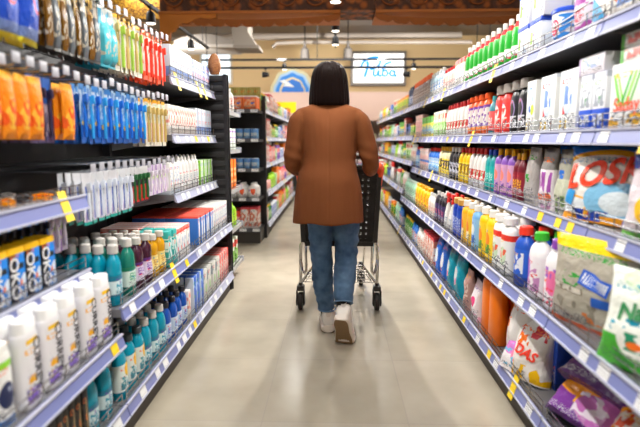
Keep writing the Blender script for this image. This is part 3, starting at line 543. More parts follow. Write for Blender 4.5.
# ------------------------------------------------------------------ right side stock
SR = 'the right-hand %s shelf'
T1, T2, T3, T4, T5 = [SR % s for s in ('top', 'second', 'middle', 'fourth', 'bottom')]
fill(1, 1.506, RX, [(760,'green_striped_box',1,1,'green and white striped carton nearest the camera'), (637,'blue_powder_box',1,1,'blue detergent box with pale oval'), (606,'orange_powder_box',1,1,'orange and white detergent box'),
  (584,'yellow_lid_tub',1,1,'purple printed tub with a yellow lid'), (556,'blue_lid_tub',2,1,'colourful round tub with a blue lid'), (538,'lidded_box',2,2,'white box with a blue lid in a stack'),
  (511,'green_bottle',3,1,'green bottle with red neck and white cap'), (461,'white_slim_carton',2,1,'slim white carton with red top'), (452,'clear_red_bottle',2,1,'clear bottle with red cap behind the white cartons'), (440,'pale_blue_bottle',2,1,'pale blue waisted bottle'),
  (427,'orange_cap_bottle',2,1,'brown bottle with a tall orange cap'), (411,'navy_bottle',1,1,'navy bottle between orange caps and yellow packets'), (407,'yellow_packet',1,1,'yellow packet with orange top'), (395,)], -.3, T1, maxy=7.5)
fill(1, 1.15, RX, [(760,'pink_print_box',1,1,'white box with pink stripes and orange lettering'), (640,'leaf_print_box',1,1,'white box with green blades and orange lettering'), (598,'blue_foot_box',2,1,'white carton with a bright blue foot'),
  (572,'baby_powder_box',1,1,'white detergent box with a pale blue oval'), (534,'white_lime_box',2,1,'white detergent box with a lime spot'), (521,'black_fabric_bottle',2,1,'black laundry bottle with grey cap'), (503,'red_fabric_bottle',2,1,'red laundry bottle with grey cap'),
  (489,'teal_fabric_bottle',2,1,'teal laundry bottle with red label'), (483,'orange_gel_bottle',2,1,'orange drain gel bottle with purple label'), (464,'white_red_cap_bottle',2,1,'white bleach bottle with red cap'), (443,'green_white_packet',2,1,'green and white packet'), (432,'yellow_sponge_pack',1,1,'yellow sponge pack with green top'), (421,'pink_slim_carton',1,1,'pale pink upright carton'), (413,)], 0, T2, maxy=5.72)
# things lying on top of the boxes of the second shelf
for yy, nb in ((1.36, 2), (1.60, 2)):
    for k in range(nb):
        place('white_green_flat_box', (RX+.10, yy, 1.194+.212+k*.0455), -PI/2, 'flat white and green carton stacked on the %s striped box' % ('pink' if yy < 1.5 else 'green'), 'flat cartons on the %s box' % yy)
place('lilac_flat_box', (RX+.085, 1.86, 1.194+.202), -PI/2, 'flat lilac and white carton lying on the blue-footed cartons', None)
fill(1, .82, RX, [(559,'olive_refill_bag',2,1,'grey olive refill bag'), (548,'clear_purple_bag',2,1,'bag with clear grey top and purple print'),
  (529,'grey_pouch',2,1,'plain grey pouch'), (517,'maroon_bottle',2,1,'maroon bottle with yellow cap'), (508,'purple_bottle',3,1,'purple floor cleaner bottle with yellow cap'), (489,'teal_blue_cap_bottle',2,1,'teal bottle with blue cap'), (481,'white_red_cap_bottle',2,1,'white bleach bottle with red cap'),
  (466,'yellow_red_cap_bottle',2,1,'yellow cleaner bottle with red cap'), (456,'black_cleaner_bottle',2,1,'black cleaner bottle with white cap'), (447,'yellow_yellow_cap_bottle',2,1,'cream cleaner bottle with yellow cap'), (437,'blue_cleaner_bottle',1,1,'blue waisted bottle with red cap'), (427,'pink_white_carton',1,1,'tall pink and white carton'), (419,'blue_cleaner_bottle',1,1,'blue waisted bottle beyond the pink cartons'), (413,)], .3, T3, maxy=5.72)
fill(1, .495, RB, [(552,'purple_cap_jug',2,1,'white jug with purple cap'), (534,'green_cap_jug',2,1,'white jug with green cap'),
  (520,'blue_red_cap_jug',2,1,'blue jug with red cap'), (504,'white_red_band_bottle',2,1,'white bottle with red band'), (488,'yellow_white_cap_bottle',2,1,'yellow softener bottle with white cap'), (475,'sky_blue_bottle',2,1,'sky blue softener bottle'), (467,'amber_white_cap_bottle',2,1,'amber softener bottle with white cap'),
  (458,'royal_blue_bottle',2,1,'royal blue bottle with tan cap'), (450,'white_trigger_bottle',2,1,'white trigger spray with red head'), (442,'black_violet_bottle',2,1,'black and violet bottle'), (433,'white_small_bottle',1,1,'small white bottle'), (427,'yellow_jug',1,1,'yellow jug'), (414,'mint_bottle',1,1,'mint green bottle'), (404,)], .6, T4, maxy=5.7)
fill(1, .105, RB, [(516,'white_tall_bag',1,1,'tall whitish bag with red edge'), (493,'orange_jug',2,1,'plain orange jug'), (477,'pink_dot_bag',1,1,'white pouch with a pink dot'), (466,'brown_pouch',1,1,'brown pink pouch'), (459,'teal_pouch',1,1,'teal pouch with pale oval'),
  (443,'blue_pouch',2,1,'blue pouch with white oval'), (433,'rosy_carton',1,1,'rosy white carton'), (423,'white_small_bottle',1,1,'small white bottle'), (416,'small_blue_bottle',1,1,'small blue bottle'), (411,'small_green_bottle',1,1,'small green bottle with yellow cap'), (404,)], .95, T5, maxy=5.8)

def put(pn, px, X, z, rot, label, lean=0, side=1, h=.5):
    y = Yp(px, X, h); return place(pn, (side*X, y, z), -side*PI/2-side*rot, label, None, (lean, 0))
R3T, R4T, R5T = .8645, .5395, .1495
put('losk_bag', 603, .975, R3T, -.42, 'big white detergent bag lettered LOSK in red, in front on the right-hand middle shelf', -.10, h=.2)
put('losk_bag', 583, 1.075, R3T, -.25, 'detergent bag lettered LOSK standing behind its twin on the right-hand middle shelf', 0, h=.2)
put('pink_powder_bag', 668, .97, R3T, -.40, 'white, pink and yellow powder bag at the right picture edge, middle shelf', -.08, h=.2)
put('beige_refill_bag', 592, .87, R4T, -.38, 'beige grey detergent bag with yellow top on the right-hand fourth shelf', .02, h=.5)
put('green_white_bag', 650, .85, R4T, -.5, 'white and green detergent bag in front of the beige bag', -.14, h=.5)
put('plain_blue_box', 560, .935, R5T, 0, 'plain blue upright box between the leaf bag and the purple bags', h=.9)
put('leaf_bag', 541, .93, R5T, -.3, 'white bag with big green leaves behind the red lettered bag', 0, h=.9)
put('red_letter_bag', 529, .835, R5T, -.45, 'white and yellow bag with red letters leaning on the leaf bag', -.22, h=.9)
put('pink_flower_bag', 515, .80, R5T, -.4, 'small white bag with pink flowers on the right-hand bottom shelf', -.35, h=.9)
put('purple_orange_bag', 580, .86, R5T+.01, -.35, 'purple and orange detergent bag leaning back next to the blue box', -.75, h=.95)
put('violet_lime_bag', 592, .90, R5T+.145, -.3, 'dark violet bag with lime spot lying on top of the purple bags', -.9, h=.8)
put('purple_orange_bag', 628, .84, R5T+.01, -.35, 'purple and orange detergent bag nearest the camera on the bottom shelf', -.75, h=.95)
put('violet_lime_bag', 700, .90, R5T+.145, -.3, 'dark violet bag lying topmost at the lower right picture corner', -.9, h=.8)
MIXSET = ['yellow_packet','yellow_green_packet','dark_blue_packet','white_slim_carton','green_white_packet','yellow_sponge_pack','dark_carton','white_small_bottle','small_blue_bottle','small_green_bottle','lime_bottle','mint_bottle','yellow_jug','white_blue_stack','pink_flat_carton','clear_red_bottle','rosy_carton','white_trigger_bottle']
def farmix(z, xf, y0, y1, shelf, hmax, seed):
    q = random.Random(seed); y = y0; pool = []
    while y < y1:
        if not pool: pool = [p for p in MIXSET if P[p]['h'] < hmax]; q.shuffle(pool); rnd = 'nearer' if y < y0+(y1-y0)*.4 else ('farther' if y < y0+(y1-y0)*.75 else 'farthest')
        pn = pool.pop(); p = P[pn]; lb = '%s among the %s goods on %s' % (pn.replace('_', ' '), rnd, shelf)
        for j in range(q.randint(2, 4)):
            if y+p['w'] > y1: break
            place(pn, (xf+.035+p['d']/2+q.uniform(0, .02), y+p['w']/2, z+.0445), -PI/2, lb, lb, far=True); y += p['w']*q.uniform(1.05, 1.35)
        if len(pool) == 0 and y > y1: break
        y += .002
farmix(1.506, RX, 7.55, 10.7, T1, .3, 1); farmix(1.17, RX, 5.80, 10.7, T2, .26, 2); farmix(.88, RX, 5.80, 10.7, T3, .225, 3)
farmix(.56, RB+.02, 5.78, 10.7, T4, .25, 4); farmix(.105, RB, 5.9, 10.7, T5, .3, 5)
# ------------------------------------------------------------------ left side stock
M1, M2 = 'the left unit nearest the camera', 'the middle left unit'
hangrow(1.68, LU, 1.30, 1.60, .115, 'blue_pouch_pack', 2, 'blue pouch with red ring hanging in the top row at far left')
hangrow(1.68, LU, 1.645, 1.98, .094, 'gold_pack', 4, 'black and gold blister pack hanging in the top row')
hangrow(1.68, LU, 1.692, 2.01, .094, 'silver_pack', 4, 'dark blister pack with silvery tool hanging in the top row')
hangrow(1.68, LU, 2.04, 2.12, .06, 'multi_pack', 4, 'white blister pack with red band hanging in the top row')
hangrow(1.68, LU, 2.15, 2.42, .10, 'rose_toothbrush_pack', 4, 'cream toothbrush pack with rose handle print in the top row')
hangrow(1.68, LU, 2.20, 2.42, .10, 'lime_toothbrush_pack', 4, 'cream toothbrush pack with lime handle print in the top row')
hangrow(1.68, LU, 2.47, 2.74, .062, 'orange_toothbrush_pack', 4, 'orange and white toothbrush pack in the top row')
hangrow(1.36, LU, 1.34, 1.56, .065, 'orange_pouch_pack', 3, 'bright orange pouch hanging in the lower row at far left')
hangrow(1.36, LU+.04, 1.585, 1.70, .046, 'navy_toothbrush_pack', 4, 'navy and mauve toothbrush pack in the lower row')
hangrow(1.36, LU, 1.725, 1.79, .08, 'orange_pouch_pack', 3, 'bright orange pouch hanging between two groups of toothbrush packs')
hangrow(1.36, LU, 1.83, 2.42, .104, 'blue_toothbrush_pack', 5, 'blue toothbrush pack with yellow dot in the lower row')
hangrow(1.36, LU, 1.882, 2.42, .104, 'sky_toothbrush_pack', 5, 'pale blue toothbrush pack with dark blue foot in the lower row')
hangrow(1.36, LU, 2.46, 2.74, .06, 'rose_toothbrush_pack', 3, 'cream toothbrush pack at the far end of the lower row')
hangrow(1.035, LU, 1.82, 2.22, .055, 'white_blue_pack', 4, 'white pack with blue bar hanging over the mouthwash')
hangrow(1.035, LU, 2.25, 2.42, .052, 'red_comb_pack', 3, 'red and black pack hanging over the mouthwash')
hangrow(1.035, LU, 2.46, 2.74, .058, 'lilac_pack', 3, 'lilac and white pack hanging over the mouthwash')
gd = [o for o in COL.objects if o.name.startswith('shelf_unit') and 'nearest dark shelf unit on the left' in o['label']][0]
for yy in [1.36+.052*i for i in range(9)]:
    m = MB(); m.tube([(-1.28, yy, .905), (-LU-.08, yy, .905)], .002, 6); m.build('peg_hook', STEEL, gd, gd.location)
hangrow(.909, LU+.075, 1.42, 1.66, .047, 'black_blue_pack', 3, 'black and bright blue pack hanging under the wire tray')
hangrow(.909, LU+.075, 1.68, 1.79, .047, 'lilac_pack', 3, 'lilac and white pack hanging under the wire tray')
# tray contents of the shelf above
cols = [('#f0a020', 'orange'), ('#c9ccd2', 'silver'), ('#f0a020', 'orange'), ('#e6e6e8', 'white'), ('#3a3a40', 'black'), ('#d8d4cc', 'grey'), ('#ef9418', 'orange'), ('#f2f2f2', 'white'), ('#8a8c92', 'silver'), ('#2c2c30', 'black')]
for i, (c, nm) in enumerate(cols*2):
    yy = 1.0+.076*(i//2)+.02*(i % 2); xx = -(LU+.06+.12*(i % 2)+R.uniform(0, .03))
    nmat = mat('#d4d6d8', .2, trans=.3)
    e = empty('razor_pack', (xx, yy, .9655), '%s handled razor pack lying in the wire tray on the left, %s' % (nm, 'front row' if i % 2 == 0 else 'back row'), 'pack', 'razor packs in the wire tray', R.uniform(-.5, .5))
    MB().box(-.045, .045, -.028, .028, 0, .003).build('backing_card', nmat, e)
    MB().loft([sring(.003, .03, .016, 12, 3), sring(.014, .026, .013, 12, 3)]).build('blister', mat(c, .3), e)
    MB().tube([(-.03, 0, .017), (.0, .004, .022), (.035, 0, .018)], .004, 6).build('razor_handle', mat(c, .4), e)
m = MB()
for q in (.06, .085): m.tube([(-LU-.016, .8, .92+q), (-LU-.016, 1.76, .92+q)], .0016, 5)
for i in range(30): m.tube([(-LU-.016, .8+.033*i, .965), (-LU-.016, .8+.033*i, 1.006)], .0012, 4)
m.build('wire_fence', STEEL, gd, gd.location)
fill(-1, .645, LU, [(-60,'okoa_carton',1,1,'black and blue carton with yellow top and white letters'), (54,)], .45, 'the shelf at far left', miny=.82)
fill(-1, .393, LB, [(-70,'nivel_bottle',2,1,'white bottle with green band and navy oval'), (18,'white_shampoo',2,1,'white flat bottle with yellow dash and purple print'), (121,)], .65, 'the lower left shelf', miny=.82, maxy=1.775)
fill(-1, .105, LB, [(-60,'black_gold_carton',2,1,'slim black and gold carton'), (88,'teal_mouthwash',3,1,'teal mouthwash bottle right after the black cartons'), (116,)], .95, 'the bottom left shelf', miny=.9, maxy=1.775)
fill(-1, .49, LB, [(113,'teal_mouthwash',5,1,'teal mouthwash bottle'), (127,'green_mouthwash',5,1,'green mouthwash bottle'), (138,'purple_mouthwash',5,1,'dark purple mouthwash bottle'), (154,'yellow_mouthwash',5,1,'yellow mouthwash bottle'), (167,'teal_carton',3,1,'teal carton beside the yellow bottles'), (177,'red_top_carton',2,1,'white toothpaste box with red top'), (198,)], .5, 'the wide shelf of the middle left unit', miny=1.80, maxy=2.77)
fill(-1, .49, LB, [(198,'blue_white_carton',2,1,'blue and white toothpaste box'), (214,'white_carton_tall',2,1,'white toothpaste box with pale blue print'), (231,)], .5, 'the third left unit, fourth shelf down', miny=2.80, maxy=3.77)
fill(-1, .105, LB, [(118,'teal_yellow_tag_bottle',3,1,'teal mouthwash bottle with yellow spot'), (147,'teal_mouthwash',3,1,'tall teal mouthwash bottle'), (168,'blue_mouthwash',3,1,'deep blue bottle with black cap'), (189,'white_rose_carton',2,1,'white and rose toothpaste box'), (196,)], .95, 'the bottom shelf of the middle left unit', miny=1.80, maxy=2.77)
fill(-1, .105, LB, [(193,'blue_tall_carton',3,1,'bright blue tall carton'), (204,'grey_white_carton',2,1,'grey white carton with green spot'), (220,'red_carton',2,1,'red carton'), (233,)], .95, 'the bottom shelf of the third left unit', miny=2.80, maxy=3.77)
fill(-1, 1.15, LU, [(168,'white_rose_carton',2,1,'white and rose toothpaste box'), (196,'white_slim_box',2,1,'slim white and blue toothpaste box'), (212,)], 0, 'the second shelf of the third left unit', miny=2.80, maxy=3.77)
fill(-1, 1.47, LU, [(170,'white_slim_box',2,1,'slim white toothpaste box'), (192,'blue_slim_carton',2,1,'blue toothpaste box with white edge'), (213,)], -.3, 'the top shelf of the third left unit', miny=2.80, maxy=3.77)
fill(-1, .813, LU, [(170,'white_carton_tall',2,1,'white toothpaste box with pale print'), (180,'white_lotion_bottle',3,1,'white lotion bottle with tapered cap'), (200,'lime_edge_carton',2,1,'white carton with lime edge'), (215,)], .3, 'the middle shelf of the third left unit', miny=2.80, maxy=3.77)
# ribbed end panel + end-of-aisle display facing away
e = empty('divider_screen', (-1.3, 3.83, 0), 'black ribbed end panel closing the left shelving run', 'panel')
MB().box(-1.75, -.80, 3.815, 3.835, 0, 1.645).build('panel_sheet', BLACK, e, e.location)
m = MB()
for k in range(23): m.box(-1.72, -.835, 3.803, 3.815, .06+k*.07, .10+k*.07, .003)
m.build('rib_slats', mat('#232326', .45), e, e.location)
for x in (-.822, -1.74): MB().box(x-.014, x+.014, 3.796, 3.836, 0, 1.65).build('upright', mat('#2e2e32', .4, .4), e, e.location)
e2 = empty('end_display', (-1.25, 4.1, 0), 'end display shelves behind the black ribbed panel, seen from the side', 'shelving')
for z in (.1, .42, .74, 1.06, 1.36):
    sh = MB().box(-1.7, -.82, 3.84, 4.34, z, z+.03).build('shelf', mat('#b8b8ba', .4, .3), e2, e2.location)
    MB().box(-1.7, -.812, 4.34, 4.35, z, z+.045).build('price_rail', LIP, sh, e2.location)
    m = MB()
    for q in (.05, .08): m.tube([(-.822, 3.85, z+q), (-.822, 4.33, z+q)], .003, 5)
    m.build('wire_fence', STEEL, sh, e2.location)
MB().box(-.83, -.81, 3.84, 3.862, 0, 1.63).build('upright', mat('#8c8c90', .4, .5), e2, e2.location)
endp = [('lime_bottle', 'lime green bottle'), ('yellow_packet', 'yellow packet'), ('lime_edge_carton', 'white carton with lime edge'), ('orange_small_box', 'plain orange box'), ('green_white_packet', 'pale green packet')]
for z, (pn, ds) in zip((.13, .45, .77, 1.09, 1.39), [endp[4], endp[0], endp[3], endp[2], ('white_small_bottle', 'small white bottle')]):
    n = 3
    for k in range(n):
        for j in range(2):
            pw = P[pn]; place(pn, (-.84-pw['w']/2-j*(pw['w']+.01), 3.93+k*.135, z+.001), 0 if pw['cat'] != 'box' else 0, '%s on the end display behind the black ribbed panel' % ds, '%s on the end display' % ds, far=True)
# wicker vase on the end panel
m = MB(); ks = [(0,.030),(.02,.038),(.05,.046),(.08,.047),(.11,.040),(.135,.028),(.15,.012)]
rings = []
for i in range(31):
    z = .15*i/30
    for (a, ra), (b, rb) in zip(ks, ks[1:]):
        if a <= z <= b+1e-6: r = ra+(rb-ra)*(z-a)/(b-a)
    rings.append([Vector(((r+.0018*math.sin(z*420)*(1 if k % 2 else -1))*math.cos(2*PI*k/28), (r+.0018*math.sin(z*420)*(1 if k % 2 else -1))*math.sin(2*PI*k/28), z)) for k in range(28)])
o = m.loft(rings).build('woven_dome', pmat('#9c6640', (('t',0,1,0,1,14,18,.55,'#c08a5c'),), .6)); o.location = (-.90, 3.82, 1.651)
tag(o, 'brown woven dome standing on the black ribbed end panel', 'ornament')

# ------------------------------------------------------------------ far left run beyond the cross aisle
def far_unit(name, y0, label, seed):
    return gondola(-1, y0, y0+1, [(1.49, .83), (1.16, .83), (.84, .83), (.5, .80), (.12, .80)], 1.68, label, seed=seed, tagstep=.3, fences=False, rail=mat('#b9bccb', .4), xb=1.28)
fn = ['first', 'second', 'third', 'last']
for i in range(4): far_unit('x', 6.0+i, '%s shelf unit of the left run beyond the cross aisle' % fn[i], 60+i)
farset = ['lime_edge_carton','cream_carton','white_rose_carton','small_green_bottle','white_small_bottle','rosy_carton','yellow_packet','orange_small_box','dark_carton','small_blue_bottle','red_carton','green_white_packet','pink_flat_carton','white_blue_stack','purple_bottle','lime_bottle','brown_pouch','pink_white_carton','red_fabric_bottle','yellow_green_packet']
dn = {'lime_edge_carton':'lime and white carton','cream_carton':'cream carton','white_rose_carton':'white rose carton','small_green_bottle':'small green bottle','white_small_bottle':'small white bottle','rosy_carton':'rosy carton','yellow_packet':'yellow packet','orange_small_box':'orange box','dark_carton':'dark carton','small_blue_bottle':'small blue bottle','red_carton':'red carton','green_white_packet':'pale green packet','pink_flat_carton':'short pink carton','white_blue_stack':'white and blue carton','purple_bottle':'purple bottle','lime_bottle':'lime bottle','brown_pouch':'brown pouch','pink_white_carton':'pink and white carton','red_fabric_bottle':'red bottle','yellow_green_packet':'yellow green packet'}
for si, (z, xf, nm) in enumerate(((1.49,.83,'top'), (1.16,.83,'second'), (.84,.83,'middle'), (.5,.80,'fourth'), (.12,.80,'bottom'))):
    y = 6.03; q = R.sample(farset, 12); k = 0
    while y < 9.9:
        pn = q[k % 12]; k += 1; p = P[pn]; n = R.randint(3, 5)
        lb = '%s on the %s shelf of the left run beyond the cross aisle' % (dn[pn], nm)
        for j in range(n):
            if y+p['w'] > 9.95: break
            place(pn, (-(xf+.03+p['d']/2), y+p['w']/2, z+.044), PI/2, lb, lb, far=True); y += p['w']+.008
        if k > 11: break
# end display facing the camera
e3 = empty('end_display', (-1.3, 5.75, 0), 'black end display facing the camera across the cross aisle', 'shelving')
MB().box(-1.75, -.84, 5.96, 5.985, 0, 1.64).build('back_panel', BLACK, e3, e3.location)
for x in (-.84, -1.76): MB().box(x-.012, x+.024, 5.93, 5.985, 0, 1.68).build('upright', mat('#2a2a2c', .4, .3), e3, e3.location)
MB().box(-1.74, -.85, 5.60, 5.96, 0, .13).build('base_plinth', mat('#3c3835', .5), e3, e3.location)
zs = (1.47, 1.15, .82, .49, .14)
for z in zs:
    sh = MB().box(-1.745, -.845, 5.58, 5.955, z, z+.03).build('shelf', BLACK, e3, e3.location)
    MB().box(-1.75, -.84, 5.57, 5.582, z-.004, z+.038).build('price_rail', mat('#55565c', .4), sh, e3.location)
    for k in range(6): MB().box(-1.68+k*.15, -1.60+k*.15, 5.566, 5.57, z+.002, z+.034).build('price_label', WT, sh, e3.location)
bottle('label_can', .075, .075, .12, '#5a8ac0', '#c9ccd0', ('#7fa5c8', (TX('#f2e8c8'),)), 'tall', captype='wide', caph=.05, desc='food_jar')
bottle('olive_can', .075, .075, .12, '#8a8a3c', '#c9ccd0', ('#b6a860', (TX('#3c5a2c'),)), 'tall', captype='wide', caph=.05, desc='food_jar')
bottle('white_round_bottle', .12, .11, .17, '#ece8e4', '#f0ede8', ('#f2ede8', (('e',.5,.5,.22,.28,'#e8683c'),)), 'shoulder', desc='round_jug')
carton('orange_top_box', .15, .12, .155, '#ee7a3c', (('t',.1,.9,.2,.8,5,5,.52,'#f6b48a'), ('r',0,1,.9,1,'#f6e4d6')), 'carton')
carton('aqua_top_box', .11, .1, .13, '#7fc4cc', (('t',.1,.9,.2,.8,5,5,.52,'#dff0f0'),), 'carton')
def face_row(z, items, deep=2):
    x = -.87
    for pn, n, ds in items:
        p = P[pn]
        for k in range(n):
            x -= p['w']/2
            if x-p['w']/2 < -1.74: break
            for j in range(deep): place(pn, (x, 5.62+p['d']/2+j*(p['d']+.01), z+.031), R.uniform(-.05,.05)*(p['cat'] != 'box'), ds, ds, far=True)
            x -= p['w']/2+.006
D3 = ' on the end display facing the camera'
face_row(1.47, [('orange_top_box', 2, 'orange carton'+D3), ('aqua_top_box', 2, 'aqua carton'+D3), ('white_small_bottle', 4, 'small white bottle'+D3)])
face_row(1.15, [('label_can', 4, 'blue jar on the upper rows'+D3), ('olive_can', 5, 'olive jar on the upper rows'+D3)])
face_row(.82, [('label_can', 5, 'blue jar on the lower rows'+D3), ('olive_can', 4, 'olive jar on the lower rows'+D3)])
face_row(.49, [('white_round_bottle', 4, 'white round jug with orange spot'+D3), ('orange_small_box', 2, 'orange box'+D3)])
face_row(.14, [('rosy_carton', 2, 'rosy carton'+D3), ('red_carton', 3, 'red carton'+D3), ('dark_carton', 3, 'dark carton'+D3)])
carton('olive_fringe_pack', .075, .05, .27, '#b0a860', (('t',0,1,.1,1,8,2,.5,'#8a7c30'),), 'broom_head_pack')
bottle('white_tall_pump', .09, .09, .26, '#efe9e0', '#f2eee6', None, 'shoulder', desc='tall_jug')
for k in range(9): place('olive_fringe_pack', (-.90-.078*k, 5.89, 1.502), 0, 'olive fringed pack at the back'+D3, 'olive packs'+D3, far=True)

# ------------------------------------------------------------------ back of the store
PINK = mat('#eccabb', .5)
fr = empty('refrigerated_counter', (0, 13.2, 0), 'long pale pink refrigerated wall cabinet under the lit sign', 'refrigerator')
MB().box(-4.5, 3.6, 12.75, 13.9, 1.66, 2.37, .02).build('canopy', PINK, fr, fr.location)
MB().box(-4.5, 3.6, 13.8, 13.9, .0, 1.66).build('back_panel', mat('#c9b5a8', .5), fr, fr.location)
MB().box(-4.5, 3.6, 12.8, 13.8, .0, .45, .02).build('base', mat('#3a3836', .5), fr, fr.location)
for z in (.8, 1.15): MB().box(-4.5, 3.6, 13.2, 13.8, z, z+.03).build('shelf', mat('#d8d4d0', .4), fr, fr.location)
for x in (-4.5, -1.8, .9, 3.56): MB().box(x, x+.04, 12.8, 13.8, .45, 1.66).build('divider', mat('#2a2a2c', .4), fr, fr.location)
for zi, z in enumerate((.46, .831, 1.181)):
    for k in range(28):
        pn = ['pink_white_carton', 'rosy_carton', 'white_small_bottle', 'cream_carton'][(k//4+zi) % 4]
        place(pn, (-2.0+k*.14+(.1 if k > 20 else 0), 13.3, z), 0, '%s in the refrigerated wall cabinet, %s row' % (dn[pn], ('lowest', 'second', 'third', 'top')[zi]), '%s in the cabinet %s row' % (dn[pn], ('lowest', 'second', 'third', 'top')[zi]), far=True)
# lit sign
def PW(px, py, Y):
    """world point seen at a picture position at distance Y"""
    X = (px-VX)/F; s = (py-141)/F*CT   # slopes per unit Zc
    zc = Y*CT/(1-s*ST); return X*zc, Y, CH-s*zc
sg = empty('lit_sign', (1.17, 13.9, 3.0), 'white lit rectangular sign with blue handwritten Cyrillic lettering', 'sign')
x0, _, z1 = PW(350.5, 51, 13.7); x1, _, z0 = PW(405.5, 85.5, 13.7)
MB().box(x0, x1, 13.74, 13.95, z0, z1, .01).build('sign_case', mat('#8d8a86', .4, .3), sg, sg.location)
MB().box(x0+.07, x1-.07, 13.725, 13.745, z0+.07, z1-.07).build('lit_panel', mat('#ffffff', .4, emit=.9), sg, sg.location)
def stroke(pts, r=.026):
    # smooth through the points, pictured in crop units (598x427 over 70x50 px)
    q = []
    P3 = [Vector((345+a*70/598, 45+b*50/427, 0)) for a, b in pts]
    for i in range(len(P3)-1):
        a, b, c, d = P3[max(i-1,0)], P3[i], P3[i+1], P3[min(i+2,len(P3)-1)]
        for k in range(5):
            t = k/5; q.append(.5*((2*b)+(-a+c)*t+(2*a-5*b+4*c-d)*t*t+(-a+3*b-3*c+d)*t**3))
    q.append(P3[-1]); return [PW(v.x, v.y, 13.715) for v in q], r
m = MB()
def circ(cx, cy, rx, ry, a0=-.6, a1=5.9): return [(cx+rx*math.cos(a0+(a1-a0)*k/8), cy-ry*math.sin(a0+(a1-a0)*k/8)) for k in range(9)]
for pts, r in (stroke([(186,142),(192,175),(180,225),(163,276)], .036), stroke([(136,192),(142,165),(165,138),(205,114),(250,106),(286,116),(298,145),(278,182),(245,202),(208,210)], .030),
               stroke([(246,216),(240,245),(248,267),(268,258),(286,216),(283,250),(294,268),(310,258)], .028), stroke(circ(338,243,22,25), .026), stroke([(318,232),(322,196),(340,168),(366,154),(394,148)], .026),
               stroke(circ(400,244,20,23), .026), stroke([(422,222),(418,250),(426,268),(438,262)], .026)):
    m.tube(pts, r, 8)
m.build('sign_lettering', mat('#12a4f0', .4, emit=.45), sg, sg.location)
# round blue picture above the cabinet
bp_ = empty('wave_emblem', (-1.15, 12.9, 2.37), 'half round blue and white wave emblem standing on the pink cabinet', 'sign')
def arch(px0, px1, pyt, pyb, Y, name, mm, th=.03, wob=0):
    xa, _, zt = PW((px0+px1)/2, pyt, Y); xl, _, zb = PW(px0, pyb, Y); xr, _, _ = PW(px1, pyb, Y)
    cx = (xl+xr)/2; hw = (xr-xl)/2; hh = zt-zb; out = []
    for k in range(25):
        a = PI*k/24; rr_ = 1+wob*math.sin(a*9); out.append((cx+hw*math.cos(a)*rr_, zb+hh*math.sin(a)*rr_))
    return MB().prism(out, Y-th, Y).build(name, mm, bp_, bp_.location)
arch(270.5, 314, 68, 92.3, 12.98, 'cream_border', mat('#d9cfa6', .5), wob=.03)
arch(273.5, 311, 71, 92.3, 12.94, 'pale_blue_field', mat('#a8cdea', .5), wob=.03)
arch(276, 308.5, 73.5, 92.3, 12.905, 'blue_field', mat('#2b84d6', .5), wob=.04)
arch(279.5, 305, 77.5, 92.3, 12.87, 'inner_line', mat('#e9d9ae', .5), wob=.02)
arch(281.5, 303.5, 79.5, 92.3, 12.835, 'deep_blue_field', mat('#1f72c8', .5), wob=.04)
m = MB(); out = [PW(a, b, 12.79) for a, b in ((279,81),(284,79.5),(288,82),(292,85),(294,87),(288,86.5),(283,86),(285,84))]
m.prism([(p[0], p[2]) for p in out], 12.76, 12.79); m.build('white_fish', mat('#f0f4f6', .5), bp_, bp_.location)
# yellow poster
x0, _, z1 = PW(272.5, 102, 10.4); x1, _, z0 = PW(296, 113, 10.4)
o = MB().box(x0, x1, 10.38, 10.41, z0, z1).build('poster_board', pmat('#ecd81c', (('r',.25,.7,.0,.45,'#2c3c58'), ('e',.2,.5,.15,.4,'#ee8a3a')), .5)); tag(o, 'bright yellow poster board over the end of the left run', 'poster')
po = MB().box(x0+.02, x0+.05, 10.385, 10.405, 0, z0).build('pole', BLACK, o); 
po2 = MB().box(x1-.05, x1-.02, 10.385, 10.405, 0, z0).build('pole', BLACK, o)

# ------------------------------------------------------------------ ceiling things
def pipe(name, pts, r, label, cat='pipe', m=None, n=12):
    return tag(MB().tube(pts, r, n).build(name, m or mat('#b3a89e', .7)), label, cat)
def PX(px, py, Y): return Vector(PW(px, py, Y))
pipe('ceiling_pipe', [PX(150, 36.5, 12), PX(460, 36, 12)], .075, 'long white pipe crossing under the grey ceiling')
pipe('ceiling_pipe', [PX(272, 47, 11.6), PX(276, 43, 11.6), PX(300, 42, 11.6), PX(470, 43, 11.6)], .04, 'thin pale pipe below the long white pipe')
dk = empty('air_duct', PX(240, 30, 9), 'boxy white air duct dropping from the ceiling left of the aisle', 'duct')
a = PX(236, 20, 9); b = PX(256, 46, 9)
MB().loft([[Vector((a.x, 9, 3.95)), Vector((a.x+.22, 9, 3.95)), Vector((a.x+.22, 9.5, 3.95)), Vector((a.x, 9.5, 3.95))], [Vector((a.x-.1, 9, b.z+.25)), Vector((a.x+.18, 9, b.z+.25)), Vector((a.x+.18, 9.5, b.z+.25)), Vector((a.x-.1, 9.5, b.z+.25))],
           [Vector((a.x-.05, 9, b.z)), Vector((a.x+.34, 9, b.z)), Vector((a.x+.34, 9.5, b.z)), Vector((a.x-.05, 9.5, b.z))]]).build('duct_body', mat('#b0a69b', .7), dk, dk.location)
MB().box(a.x-.08, a.x+.37, 8.98, 9.52, b.z-.03, b.z+.02).build('duct_flange', mat('#a0968b', .7), dk, dk.location)
a = PX(172, 44, 10.5); b = PX(232, 33, 10.5)
bl = empty('ceiling_panel', (a.x, 10.5, a.z), 'shallow arched white ceiling panel high at left', 'panel')
out = [(a.x+(b.x-a.x)*t, a.z+.02+(b.z-a.z)*.9*math.sin(PI*(.12+.76*t))) for t in [k/12 for k in range(13)]]
MB().prism([(a.x, a.z)]+out+[(b.x, a.z)], 10.5, 11.3).build('arched_hood', mat('#8f8881', .7), bl, bl.location)
